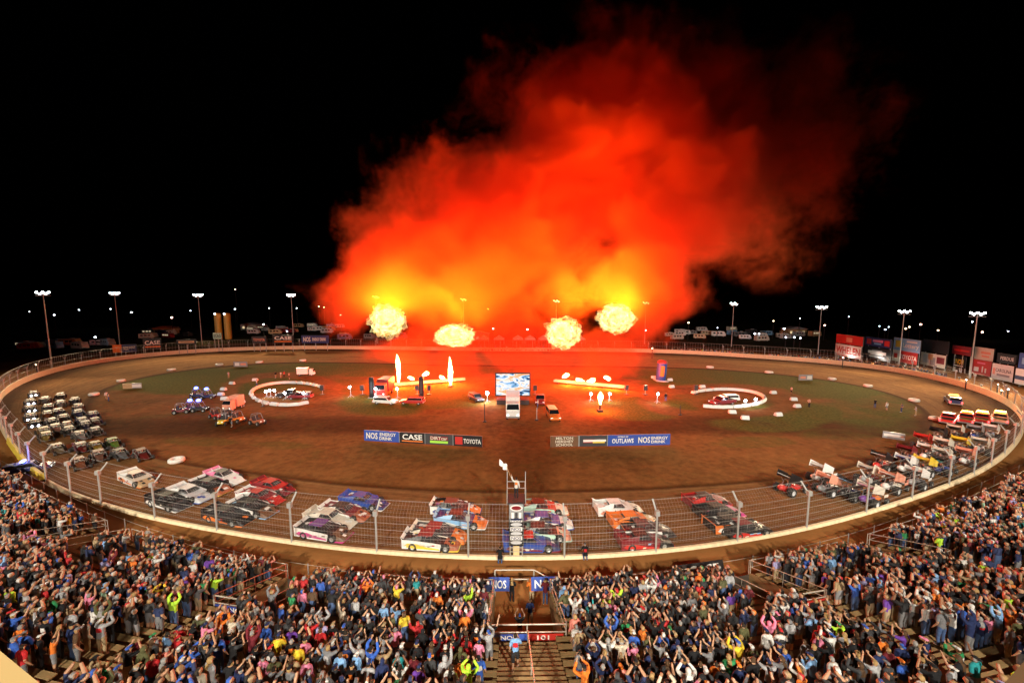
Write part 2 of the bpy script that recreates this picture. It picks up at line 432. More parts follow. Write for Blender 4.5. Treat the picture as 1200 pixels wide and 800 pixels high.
def blob(name, c, rx, ry, rz, amp, freq, m, seed, sub=5):
    bm = bmesh.new(); bmesh.ops.create_icosphere(bm, subdivisions=sub, radius=1)
    off = Vector((seed * 7.3, seed * 3.1, seed * 1.7))
    for v in bm.verts:
        d = v.co.normalized()
        k = 1 + amp * (abs(mnoise.noise(d * freq + off)) * 1.6 - .35) + amp * .45 * (abs(mnoise.noise(d * freq * 2.7 + off)) * 1.6 - .3)
        v.co = Vector((d.x * rx, d.y * ry, d.z * rz)) * k
    me = bpy.data.meshes.new(name); bm.to_mesh(me); bm.free(); me.materials.append(m)
    me.polygons.foreach_set('use_smooth', [True] * len(me.polygons))
    o = bpy.data.objects.new(name, me); COL.objects.link(o); o.location = c
    return o
for i, (px, py, rx, ry, lab) in enumerate(FBALL):
    c = fp(px, py); r = rx * PXM
    o = tag(blob('fireball', c, r * .98, r * .98, ry * PXM * .98, .30, 2.6, M_FIRE, i + 1), lab, 'fireball', 'fireballs over the infield')
    for q, k in enumerate((.86, .72, .56)): b_ = blob('flame_lobe', Vector((.5 * math.sin(q * 2.2 + i), 0, .35 * q - .2)), r * k, r * k, ry * PXM * k, .34, 2.9 + q, M_FIRE, i * 5 + q + 11, 4); b_.parent = o
    lamp('fire_light', 'SPOT', c, PW_FIRE, FIRE_COL, 4.0, c + Vector((.12, .12, 1)), 168, 1.0)
    lamp('fire_glow', 'POINT', c, PW_FIRE * .05, (1, .12, .008), 4.0)
# flame jets rising from the burner heads
JETS = [(467,450,415,1.7,'thin flame jet under the leftmost fireball'),(528,453,418,2.0,'tall white flame jet beside the second fireball'),
        (703,474,460,2.6,'torch flame burning on a stand right of the semi truck')]
for i, (px, yb, yt, w, lab) in enumerate(JETS):
    b = at(px, yb + (8 if i == 2 else 0)); top = at_y(px, yt, b.y); z0 = at_y(px, yb, b.y).z; h = top.z - z0
    t = thing('flame_jet', lab, 'flame jet', b, 0, 'flame jets in the infield')
    mb = MB()
    prof = [(.1, z0), (.3, z0 + h * .12), (.42, z0 + h * .3), (.48, z0 + h * .5), (.42, z0 + h * .72), (.26, z0 + h * .88), (.02, z0 + h)]
    if i == 2: prof = [(.15, z0), (.3, z0 + h * .3), (.55, z0 + h * .6), (.42, z0 + h * .85), (.02, z0 + h * 1.1)]
    mb.lathe(prof, M_JET, 14)
    f = mb.build('flame', t)
    for v in f.data.vertices:
        k = mnoise.noise_vector(v.co * .9 + Vector((i * 5, 0, 0))); v.co.x += k.x * .45 * min(1, v.co.z / 3); v.co.y += k.y * .3
    mb = MB(); mb.box((0, 0, .2), (1.0, 1.0, .4), M_DARK); mb.bar((0, 0, .3), (0, 0, z0 + .1), .16, M_DARK, 8); mb.build('burner', t)
    lamp('jet_light', 'POINT', b + Vector((0, 0, z0 + h * .6)), PW_JET * (1 if i < 2 else .4), (1, .09, .012), 1.0)

# smoke: a voxel grid filled from a field of billows
def vol_mat():
    m = bpy.data.materials.new('firelit smoke'); n, l = nodes_of(m); n.remove(n['Principled BSDF'])
    at_ = n.new('ShaderNodeAttribute'); at_.attribute_name = 'density'
    sc = n.new('ShaderNodeVolumeScatter'); sc.inputs['Color'].default_value = (.98, .20, .07, 1); sc.inputs['Anisotropy'].default_value = .1  # smoke dyed red, so white floodlight on it also reads as firelight
    ab = n.new('ShaderNodeVolumeAbsorption'); ab.inputs['Color'].default_value = (.985, .25, .1, 1)
    mu = n.new('ShaderNodeMath'); mu.operation = 'MULTIPLY'; mu.inputs[1].default_value = 1.5
    ad = n.new('ShaderNodeAddShader')
    l.new(at_.outputs['Fac'], sc.inputs['Density']); l.new(at_.outputs['Fac'], mu.inputs[0]); l.new(mu.outputs[0], ab.inputs['Density'])
    l.new(sc.outputs[0], ad.inputs[0]); l.new(ab.outputs[0], ad.inputs[1]); l.new(ad.outputs[0], n['Material Output'].inputs['Volume'])
    return m
LO = (-62.0, 84.0, .3); HI = (112.0, 152.0, 104.0)
BILL = [  # px, py, rx, ry (photo px at depth y), depth, half depth (m), weight
 (415,352,52,34,108,9,.8),(455,328,64,48,110,11,.8),(520,315,88,62,114,14,.85),(590,295,90,72,118,16,.95),(560,362,95,34,112,10,.6),(640,240,95,72,122,17,1.15),
 (700,170,96,80,126,18,1.1),(765,112,94,78,130,18,.95),(705,330,66,48,110,12,.75),(765,310,72,58,112,14,.9),(800,235,92,80,120,17,1.05),(860,165,100,92,128,16,.58),
 (940,130,105,95,132,16,.42),(905,250,85,75,124,14,.45),(990,190,85,75,130,14,.26),(795,365,64,34,108,10,.6),(470,420,16,42,104,4,1.2),(450,270,62,52,114,10,.75),
 (530,215,84,56,118,11,.75),(620,125,78,58,122,11,.5),(680,75,70,45,126,10,.35),(700,425,26,50,104,5,.9),(535,425,26,30,106,5,.6),(690,445,70,16,104,8,.40),(480,440,80,14,106,8,.35),(600,432,140,16,108,9,.6),(580,410,215,17,112,12,.32),(655,470,52,15,97,7,.45),(740,395,30,32,106,7,.8),(500,400,80,20,108,8,.8),(620,395,110,22,112,9,.7),
 (692,282,38,36,107,18,-1.0),(672,242,28,36,109,18,-.85),(714,222,22,34,112,20,-.6),(625,352,36,16,110,9,-.3),(820,372,40,14,108,10,-.5),(454,366,34,30,104,8,-.5),(532,382,36,26,104,8,-.5),(660,378,34,30,104,8,-.5),(722,360,36,32,104,8,-.5)]
def smoke_nodes():
    g = bpy.data.node_groups.new('smoke field', 'GeometryNodeTree')
    g.interface.new_socket('Geometry', in_out='INPUT', socket_type='NodeSocketGeometry'); g.interface.new_socket('Geometry', in_out='OUTPUT', socket_type='NodeSocketGeometry')
    n, l = g.nodes, g.links
    go = n.new('NodeGroupOutput'); vc = n.new('GeometryNodeVolumeCube'); sm = n.new('GeometryNodeSetMaterial'); sm.inputs['Material'].default_value = vol_mat()
    pos = n.new('GeometryNodeInputPosition')
    def vm(op, a, b=None):
        k = n.new('ShaderNodeVectorMath'); k.operation = op
        for s, v in ((0, a), (1, b)):
            if v is None: continue
            if isinstance(v, tuple): k.inputs[s].default_value = v
            elif isinstance(v, (int, float)): k.inputs[3].default_value = v
            else: l.new(v, k.inputs[s])
        return k
    def ma(op, a, b=None, c=None, clamp=False):
        k = n.new('ShaderNodeMath'); k.operation = op; k.use_clamp = clamp
        for s, v in ((0, a), (1, b), (2, c)):
            if v is None: continue
            if isinstance(v, (int, float)): k.inputs[s].default_value = v
            else: l.new(v, k.inputs[s])
        return k.outputs[0]
    def noise(vec, sc, det, rough=.55):
        k = n.new('ShaderNodeTexNoise'); k.inputs['Scale'].default_value = sc; k.inputs['Detail'].default_value = det; k.inputs['Roughness'].default_value = rough
        l.new(vec, k.inputs['Vector']); return k
    w = noise(pos.outputs[0], .045, 3)
    wv = vm('SUBTRACT', w.outputs['Color'], (.5, .5, .5)); ws = vm('SCALE', wv.outputs[0], 22.0)
    p = vm('ADD', pos.outputs[0], ws.outputs[0]).outputs[0]
    acc = None
    for px, py, rx, ry, y, dr, wt in BILL:
        c = fp(px, py, y); s = PXM * y / YF
        d = vm('SUBTRACT', p, tuple(c)); q = vm('MULTIPLY', d.outputs[0], (1 / (rx * s), 1 / dr, 1 / (ry * s)))
        ln = vm('DOT_PRODUCT', q.outputs[0], q.outputs[0])
        f = ma('MULTIPLY_ADD', ln.outputs['Value'], -.62, 1.0); f = ma('MAXIMUM', f, 0.0); f = ma('MULTIPLY', f, wt)
        acc = f if acc is None else ma('ADD', acc, f)
    n1 = noise(p, .075, 6, .6); n2 = noise(p, .26, 6, .65)
    n3 = noise(p, .055, 4, .6); bl = ma('ADD', ma('MULTIPLY', ma('ABSOLUTE', ma('SUBTRACT', n3.outputs[0], .5)), 2.6), ma('MULTIPLY', ma('ABSOLUTE', ma('SUBTRACT', n2.outputs[0], .5)), 2.4))
    n4 = noise(p, .75, 4, .65); bl = ma('ADD', bl, ma('MULTIPLY', ma('SUBTRACT', n4.outputs[0], .5), .7))
    nn = ma('ADD', ma('MULTIPLY', n1.outputs[0], 1.5), bl)
    a = ma('MINIMUM', acc, 1.5)
    d = ma('SUBTRACT', ma('ADD', a, nn), 1.38); d = ma('MAXIMUM', d, 0.0)
    d = ma('MULTIPLY', d, ma('MINIMUM', ma('MULTIPLY', acc, 2.5), 1.0))
    d = ma('MINIMUM', ma('MULTIPLY', d, 1.5), 1.5); d = ma('MULTIPLY', d, SMOKE_D)
    l.new(d, vc.inputs['Density'])
    vc.inputs['Min'].default_value = LO; vc.inputs['Max'].default_value = HI
    rs = SMOKE_RES
    for k, nm in enumerate('XYZ'): vc.inputs['Resolution ' + nm].default_value = int((HI[k] - LO[k]) / rs)
    l.new(vc.outputs[0], sm.inputs[0]); l.new(sm.outputs[0], go.inputs[0])
    return g
mb = MB(); mb.box([(a + b) / 2 for a, b in zip(LO, HI)], [b - a for a, b in zip(LO, HI)], M_DARK)
sm = mb.build('smoke'); md = sm.modifiers.new('billows', 'NODES'); md.node_group = smoke_nodes(); struct(sm, 'stuff')
sm['label'] = 'rolling orange and red smoke rising from the fireballs'
# ------------------------------------------------------------------ vehicles
C = dict(white=(.80,.79,.76), cream=(.72,.66,.55), black=(.013,.013,.015), charcoal=(.05,.05,.055), grey=(.30,.31,.32), silver=(.55,.56,.58), red=(.55,.03,.025),
 maroon=(.20,.018,.025), orange=(.80,.20,.03), rust=(.38,.11,.05), blue=(.03,.075,.34), navy=(.018,.03,.13), skyblue=(.25,.48,.75), mint=(.45,.68,.55), yellow=(.85,.60,.05),
 lime=(.38,.75,.08), pink=(.80,.22,.38), magenta=(.60,.05,.25), purple=(.16,.05,.28), tan=(.55,.38,.20), salmon=(.80,.33,.22), green=(.05,.30,.10), teal=(.03,.35,.36), brown=(.16,.08,.04))
def P(c, rough=.35, dirt=.3): return paint(C[c] if isinstance(c, str) else c, rough, 0, dirt, 'car paint')
M_TYRE = paint((.018, .017, .016), .8, 0, .5, 'tyre rubber'); M_RIM = paint((.45, .45, .44), .35, .6, .35, 'wheel metal'); M_CAGE = paint((.25, .25, .26), .4, .3, .2, 'cage tube')
M_SEAT = paint((.03, .03, .035), .6, 0, .2, 'cockpit')
def heading(p):
    t = math.atan2(p.y - CEN.y, p.x - CEN.x); d = pt(t + .02, R_OUT(t + .02)) - pt(t - .02, R_OUT(t - .02)); return math.atan2(d.y, d.x)
WHEEL_ME = {}
def wheel(par, x, y, r, w, rim=None, steer=0):
    key = (r, w, rim, y > 0)
    if key not in WHEEL_ME:
        a = MB(); a.lathe([(r*.55, -w/2), (r*.9, -w/2), (r, -w*.36), (r, w*.36), (r*.9, w/2), (r*.55, w/2), (r*.55, -w/2)], M_TYRE, 18, axis='y')
        b = MB(); m = M_RIM if rim is None else P(rim)
        s = 1 if y > 0 else -1
        b.lathe([(0.001, s*w*.30), (r*.16, s*w*.34), (r*.2, s*w*.22), (r*.48, s*w*.26), (r*.56, s*w*.47), (r*.56, -s*w*.3), (.001, -s*w*.3)], m, 18, axis='y')
        WHEEL_ME[key] = (a.mesh('tyre'), b.mesh('rim'))
    me = WHEEL_ME[key]
    o = obj_from('wheel', me[0], par, (x, y, r)); o.rotation_euler = (0, 0, steer)
    obj_from('rim', me[1], o)
    return o
def loft(mb, st, m, smooth=False):
    """stations (x, half width low, half width high, z low, z high)"""
    n = len(st); vs = []
    for x, a, b, z0, z1 in st: vs += [(x, -a, z0), (x, a, z0), (x, b, z1), (x, -b, z1)]
    fs = [(0, 1, 2, 3), (4*n-1, 4*n-2, 4*n-3, 4*n-4)]
    for i in range(n - 1):
        o = 4 * i
        for k in range(4): fs.append((o+k, o+4+k, o+4+(k+1) % 4, o+(k+1) % 4))
    mb.add(vs, fs, m, smooth)

def late_model(px, py, body, side, nose, roof, label, num=None, numcol='white', trim=None, jit=0.0, spoil=None):
    p = at(px, py); rz = heading(p) + jit
    t = thing('late_model_car', label, 'race car', p, rz, 'late model race cars on the front straight')
    trim = trim or nose
    mb = MB()
    loft(mb, [(-2.32, .90, .90, .22, .96), (-1.0, .90, .90, .16, .90), (.5, .90, .88, .16, .80), (1.3, .86, .80, .16, .70)], P(body))
    t.scale = (.96, .96, .96); bo_ = mb.build('body', t, bevel=.02)
    mb = MB()
    loft(mb, [(1.302, .88, .80, .16, .70), (1.9, .86, .72, .15, .54), (2.35, .82, .62, .14, .36), (2.56, .74, .52, .13, .22)], P(nose))
    n_ = mb.build('nose', t, bevel=.03)
    dk = MB(); dr = random.Random(int(px * 3 + py))
    for q in range(5):
        x0, y0 = dr.uniform(1.4, 2.1), dr.uniform(-.6, .35); zf = lambda x: .70 - (x - 1.3) * .27 if x < 1.9 else .54 - (x - 1.9) * .40
        dk.add([(x, y, zf(x) + .012 + q * .001) for x, y in ((x0, y0), (x0 + .3, y0 + .02), (x0 + .3, y0 + .3), (x0, y0 + .26))], [(0,1,2,3)], P(dr.choice([trim, side, 'white', 'black', body])))
    dk.build('decals', n_); dk = MB()
    for q in range(5):
        x0, y0 = dr.uniform(-2.2, -1.4), dr.uniform(-.8, .4); dk.add([(x, y, .975 - (x + 2.32) * .045 + q * .001) for x, y in ((x0, y0), (x0 + .3, y0), (x0 + .34, y0 + .4), (x0, y0 + .36))], [(0,1,2,3)], P(dr.choice([trim, side, 'white', 'charcoal', nose])))
    dk.build('decals', bo_)
    mb = MB(); mb.hexa([(1.15, -.99, .10), (2.5, -.90, .10), (2.5, .90, .10), (1.15, .99, .10), (1.15, -.93, .17), (2.62, -.80, .15), (2.62, .80, .15), (1.15, .93, .17)], P(trim)); mb.build('splitter', n_)
    for s in (-1, 1):
        mb = MB()
        prof = [(-2.38, .24), (-1.86, .24), (-1.80, .42), (-1.62, .60), (-1.45, .64), (-1.28, .60), (-1.10, .42), (-1.04, .16), (.98, .14), (1.02, .40), (1.10, .60), (1.04, .76), (.3, .84), (-1.2, .96), (-2.42, 1.04)]
        vs = []
        for k in (0, 1):
            for x, z in prof: vs.append((x, s * ((.975 if k else .925) + .05 * (.6 - z)), z))
        n = len(prof)
        mb.add(vs, [tuple(range(n)), tuple(range(n, 2*n))[::-1]] + [(i, (i+1) % n, n+(i+1) % n, n+i) for i in range(n)], P(side))
        # sweep of trim colour along the flank
        zz = lambda x, u: u
        yy = lambda z: s * (.975 + .05 * (.6 - z) + .004)
        q = [(-2.2, .50), (-1.95, .36), (-1.05, .30), (.95, .24), (.95, .36), (-.2, .48), (-1.0, .70), (-1.9, .72)]
        if trim != side: mb.add([(x, yy(z), z) for x, z in q], [tuple(range(len(q)))], P(trim))
        sp = mb.build('side_panel', t)
        dk = MB(); dr = random.Random(int(px * 7 + py) + s)
        for q in range(9):
            x0 = dr.uniform(-2.2, .5); z0 = dr.uniform(.28, .62); w_, h_ = dr.uniform(.12, .5), dr.uniform(.05, .16); y0 = s * (.985 + .05 * (.6 - z0) + .006 + q * .0006)
            if x0 + w_ < .85 and not (-1.95 < x0 + w_ and x0 < -.95 and z0 < .62): dk.add([(x0, y0, z0), (x0 + w_, y0, z0 + .01), (x0 + w_ + .05, y0, z0 + h_), (x0 + .05, y0, z0 + h_)], [(0,1,2,3)], P(dr.choice([trim, nose, 'white', 'black', body, 'cream', 'red', 'skyblue'])))
        if len(dk.f) > 3: dk.build('decals', sp)
        if num:
            mb = MB(); put_text(mb, num, (-.35, s * (.985 + .006), .60), (-s, 0, 0), (0, 0, 1), .62 if len(num) > 1 else .34, .40, P(numcol)); mb.build('race_number', sp)
        mb = MB(); a, b, c_ = (-.62, s*.60, 1.27), (-1.05, s*.62, 1.24), (-2.25, s*.86, 1.02)
        d_, e_ = (-2.25, s*.86, .97), (-.80, s*.84, .90)
        mb.add([a, b, c_, d_, e_] + [(x, y - s*.025, z) for x, y, z in (a, b, c_, d_, e_)], [(0,1,2,3,4), (9,8,7,6,5), (0,1,6,5), (1,2,7,6), (2,3,8,7), (3,4,9,8), (4,0,5,9)], P(side if body != 'black' else body))
        mb.build('sail_panel', t)
    mb = MB(); mb.hexa([(-1.1, -.64, 1.235), (.22, -.60, 1.225), (.22, .60, 1.225), (-1.1, .64, 1.235), (-1.08, -.60, 1.27), (.18, -.56, 1.26), (.18, .56, 1.26), (-1.08, .60, 1.27)], P(roof))
    r_ = mb.build('roof', t, bevel=.015)
    mb = MB()
    for s in (-1, 1):
        mb.bar((.18, s*.57, 1.23), (.92, s*.68, .78), .028, P(body)); mb.bar((-.35, s*.61, 1.23), (-.42, s*.72, .86), .022, M_CAGE)
    mb.bar((.19, -.58, 1.22), (.19, .58, 1.22), .022, M_CAGE)
    for s in (-1, 1): mb.bar((-.36, s*.61, 1.22), (.19, s*.575, 1.22), .02, M_CAGE)
    for y in (-.2, 0, .2): mb.bar((.20, y, 1.23), (.80, y * 1.2, .79), .012, M_CAGE)
    mb.build('roof_pillars', t)
    mb = MB(); mb.box((-.30, 0, .86), (1.5, 1.3, .10), M_SEAT); mb.box((-.55, -.22, 1.0), (.18, .5, .42), M_SEAT); mb.build('cockpit', t)
    mb = MB(); mb.lathe([(.001, -.14), (.09, -.11), (.135, 0), (.11, .10), (.001, .15)], P('white' if num else 'red', .25, .1), 10, (-.36, -.22, 1.06)); mb.build('driver_helmet', t)
    mb = MB(); mb.hexa([(-2.36, -.95, .98), (-2.30, -.95, .98), (-2.30, .95, .98), (-2.36, .95, .98), (-2.52, -.95, 1.22), (-2.49, -.95, 1.22), (-2.49, .95, 1.22), (-2.52, .95, 1.22)], P(spoil or side))
    for y in (-.93, 0, .93): mb.add([(-2.34, y, .99), (-2.50, y, 1.21), (-2.05, y, 1.0), (-2.34, y+.02, .99), (-2.50, y+.02, 1.21), (-2.05, y+.02, 1.0)], [(0,1,2), (5,4,3), (0,1,4,3), (1,2,5,4), (2,0,3,5)], P(body))
    mb.build('spoiler', t)
    for x, y, st in ((1.46, -.84, .10), (1.46, .84, .10), (-1.45, -.84, 0), (-1.45, .84, 0)): wheel(t, x, y, .37, .33, trim if num and len(num) == 1 else None, st)
    return t

LATE = [  # px, py, body, side, nose, roof, label, number, trim ...
 (162,565,'cream','white','tan','cream','white and tan late model running alone at the tail of the pack',None,'white','orange'),
 (199,592,'black','black','charcoal','black','all black late model nearest the wall behind the white and blue one',None,'white','white'),
 (224,583,'silver','white','silver','white','silver white late model with bright blue splitter and nose edge',None,'white','blue'),
 (248,574,'black','black','rust','black','black late model with white rear spoiler and speckled rusty nose',None,'white','yellow','white'),
 (264,563,'white','pink','white','charcoal','white late model with pink flanks, inside car of its row',None,'white','white'),
 (269,609,'charcoal','black','black','black','charcoal late model with orange red side flash, close to the wall',None,'white','orange'),
 (297,600,'black','white','brown','black','black topped white sided late model with bronze nose, second from wall',None,'white','skyblue'),
 (306,587,'maroon','white','red','red','red nosed late model with white flanks and dark red deck',None,'white','red'),
 (321,575,'red','maroon','maroon','red','bright red late model with maroon flanks, inside car behind the blue one',None,'white','black'),
 (380,627,'black','white','brown','purple','black late model with purple roof and brown nose against the wall',None,'white','magenta'),
 (388,613,'cream','cream','cream','cream','plain cream late model with sloping cream nose and black wheels',None,'white','white'),
 (405,605,'maroon','white','rust','black','late model with dark red deck, white flanks and rust nose',None,'white','charcoal'),
 (427,592,'blue','blue','navy','blue','blue late model with white and pink flanks, inside of its row',None,'white','white'),
 (506,639,'black','white','rust','maroon','black topped late model with white and yellow flanks, lowest left of flag stand',None,'white','yellow'),
 (515,630,'charcoal','cream','orange','maroon','late model with orange nose, dark red roof and cream flanks',None,'white','orange'),
 (540,614,'navy','skyblue','orange','black','late model with pale blue flanks and red orange nose',None,'white','white'),
 (534,600,'black','white','orange','charcoal','late model with white flanks, dark roof and orange nose',None,'white','blue'),
 (636,600,'red','mint','cream','black','red decked late model with mint flanks beside the flag stand',None,'white','orange'),
 (640,616,'blue','white','white','blue','white and blue late model wearing number 71','71','blue','blue'),
 (636,629,'black','mint','salmon','black','black late model with mint flanks wearing number 11','11','black','mint'),
 (622,641,'blue','blue','navy','red','blue late model with red roof partly behind the flag stand',None,'white','maroon'),
 (724,600,'white','white','cream','white','white late model wearing black number 14','14','black','salmon'),
 (742,615,'orange','orange','tan','orange','orange late model wearing number 40','40','white','white'),
 (757,626,'black','white','black','charcoal','black late model with white flanks and orange tail',None,'white','charcoal','orange'),
 (754,638,'maroon','maroon','black','black','maroon and black late model hugging the wall in front of the orange one',None,'white','red'),
 (828,591,'maroon','red','maroon','black','red late model wearing orange number 97','97','orange','red'),
 (842,604,'black','black','magenta','black','black late model with magenta nose in the leading row',None,'white','pink'),
 (855,618,'black','orange','charcoal','black','black late model with orange and white flanks in the leading row',None,'white','white'),
 (873,624,'black','black','black','maroon','black late model with red and white flank flash, leader nearest the wall',None,'white','red')]
for i, a in enumerate(LATE):
    late_model(*a[:7], num=a[7], numcol=a[8], trim=a[9], jit=random.uniform(-.03, .03) - .02, spoil=a[10] if len(a) > 10 else None)

def sprint_car(px, py, body, wing, nose, label, board=None, fwing=None):
    p = at(px, py); rz = heading(p) + random.uniform(-.06, .06)
    t = thing('sprint_car', label, 'race car', p, rz, 'winged sprint cars in the right hand turn')
    board = board or random.choice([wing, 'white', wing, 'cream']); fwing = fwing or wing
    mb = MB(); loft(mb, [(.15, .36, .28, .30, .86), (.8, .33, .22, .28, .72), (1.35, .26, .12, .28, .52), (1.62, .16, .06, .30, .40)], P(nose)); mb.build('hood', t, bevel=.03)
    mb = MB(); loft(mb, [(-1.3, .30, .26, .40, .80), (-.6, .38, .36, .28, .72), (.14, .38, .32, .28, .70)], P(body)); mb.build('body', t, bevel=.03)
    mb = MB(); mb.lathe([(.001, -.42), (.20, -.38), (.30, -.2), (.31, .1), (.24, .32), (.001, .38)], P(body), 12, (-1.42, 0, .78), 'x'); mb.build('tail_tank', t)
    mb = MB()
    for s in (-1, 1):
        a, b, c_, d_ = (.2, s*.36, .72), (0, s*.32, 1.42), (-.62, s*.32, 1.44), (-.85, s*.33, .70)
        for u, v in ((a, b), (b, c_), (c_, d_), (c_, (-1.35, s*.2, .7)), (a, (1.5, s*.16, .42)), (d_, (.2, s*.40, .40))): mb.bar(u, v, .024, M_CAGE)
        mb.bar((-.75, s*.30, 1.2), (-.85, s*.5, 1.62), .018, M_CAGE); mb.bar((.0, s*.30, 1.4), (.25, s*.5, 1.62), .018, M_CAGE)
    for x, z in ((0, 1.42), (-.62, 1.44)): mb.bar((x, -.32, z), (x, .32, z), .024, M_CAGE)
    mb.bar((1.15, -.78, .33), (1.15, .78, .33), .035, M_CAGE); mb.bar((-1.05, -.8, .46), (-1.05, .8, .46), .045, M_CAGE)
    mb.build('roll_cage', t)
    mb = MB(); mb.lathe([(.001, -.15), (.1, -.11), (.14, 0), (.11, .1), (.001, .15)], P('white', .25, .1), 10, (-.35, 0, 1.15)); mb.box((-.42, 0, .9), (.3, .4, .3), M_SEAT); mb.build('driver', t)
    # big top wing, nose down
    R_ = Matrix.Rotation(R(23), 3, 'Y')
    def W_(x, y, z): return tuple(R_ @ Vector((x, y, z)) + Vector((-.30, 0, 1.72)))
    mb = MB(); pr = [(-.9, .02), (-.35, .11), (.35, .10), (.9, -.02)]
    vs = [W_(x, y, z) for y in (-.76, .76) for x, z in pr] + [W_(x, y, z - .05) for y in (-.76, .76) for x, z in pr]
    fs = [(i, i+1, 5+i, 4+i) for i in range(3)] + [(8+i, 12+i, 13+i, 9+i) for i in range(3)] + [(0, 4, 12, 8), (3, 11, 15, 7)]
    mb.add(vs, fs, P(wing)); wg = mb.build('top_wing', t)
    mb = MB(); mb.add([W_(x, y, z) for x, y, z in ((-.78, -.70, .02), (-.95, -.70, .26), (-.95, .70, .26), (-.78, .70, .02))], [(0, 1, 2, 3)], P(board)); mb.build('wing_flap', wg)
    for s in (-1, 1):
        mb = MB(); o_ = [(-1.1, .52), (.95, .40), (1.0, -.26), (-1.05, -.52)] if s < 0 else [(-.98, .42), (.86, .34), (.9, -.12), (-.9, -.30)]
        mb.add([W_(x, s*y, z) for y in (.765, .79) for x, z in o_], [(0,1,2,3), (7,6,5,4), (0,1,5,4), (1,2,6,5), (2,3,7,6), (3,0,4,7)], P(board)); mb.build('side_board', wg)
    mb = MB(); mb.box((1.60, 0, .66), (.62, 1.02, .04), P(fwing), Matrix.Rotation(R(16), 3, 'Y'))
    for s in (-1, 1): mb.box((1.60, s*.52, .68), (.70, .025, .28), P(board)); mb.bar((1.4, s*.12, .45), (1.55, s*.2, .66), .02, M_CAGE)
    mb.build('nose_wing', t)
    wheel(t, 1.15, -.80, .33, .26, None, .12); wheel(t, 1.15, .80, .33, .26, None, .12); wheel(t, -1.05, .80, .46, .44, None); wheel(t, -1.05, -.86, .50, .52, 'silver')
    return t
SPRINT = [
 (926,576,'red','white','red','red and white sprint car leading nearest the infield, black tail wing board','black'),
 (963,563,'white','white','white','all white winged sprint car second from the infield edge',),
 (972,577,'grey','salmon','white','white sprint car with salmon wing beside the all white one',),
 (996,582,'black','skyblue','navy','sprint car with pale blue wing and black side boards','black'),
 (1020,589,'purple','pink','orange','purple sprint car with pink wing and orange nose wing, closest to the wall',None,'orange'),
 (1019,565,'grey','silver','maroon','grey sprint car with silver wing and dark red hood',),
 (1033,549,'red','white','red','sprint car with white wing, red hood and black side boards','black'),
 (1045,574,'white','white','cream','white sprint car with red marked wing near the second fence post','salmon'),
 (1062,540,'navy','maroon','navy','navy sprint car with dark red wing along the inside berm',),
 (1062,553,'white','blue','white','white sprint car with blue wing in the middle lane',),
 (1074,569,'grey','grey','charcoal','dull grey sprint car near the wall behind the white one',),
 (1084,555,'cream','yellow','white','cream sprint car with yellow wing',),
 (1081,525,'red','red','white','bright red winged sprint car on the inside lane',),
 (1086,538,'white','cream','black','cream winged sprint car following the bright red one','white'),
 (1099,517,'white','black','white','white bodied sprint car with black wing behind the first pickup',),
 (1105,531,'white','white','grey','white winged sprint car with grey hood, third lane',),
 (1104,554,'navy','charcoal','blue','dark blue sprint car with charcoal wing in the outer lane',),
 (1119,514,'black','charcoal','black','all black sprint car behind the second pickup',),
 (1125,529,'white','yellow','charcoal','sprint car with yellow wing and white body, upper group',),
 (1131,543,'white','salmon','red','sprint car with salmon wing and red hood beside the wall',),
 (1142,514,'blue','grey','navy','blue sprint car with grey wing behind the third pickup',),
 (1148,530,'charcoal','silver','white','charcoal sprint car with silver wing, outer lane by fence',),
 (1160,513,'grey','white','skyblue','sprint car with white wing and pale blue hood behind the last pickup',),
 (1103,543,'teal','cream','white','teal sprint car with cream wing in mid pack',)]
for a in SPRINT: sprint_car(*a)

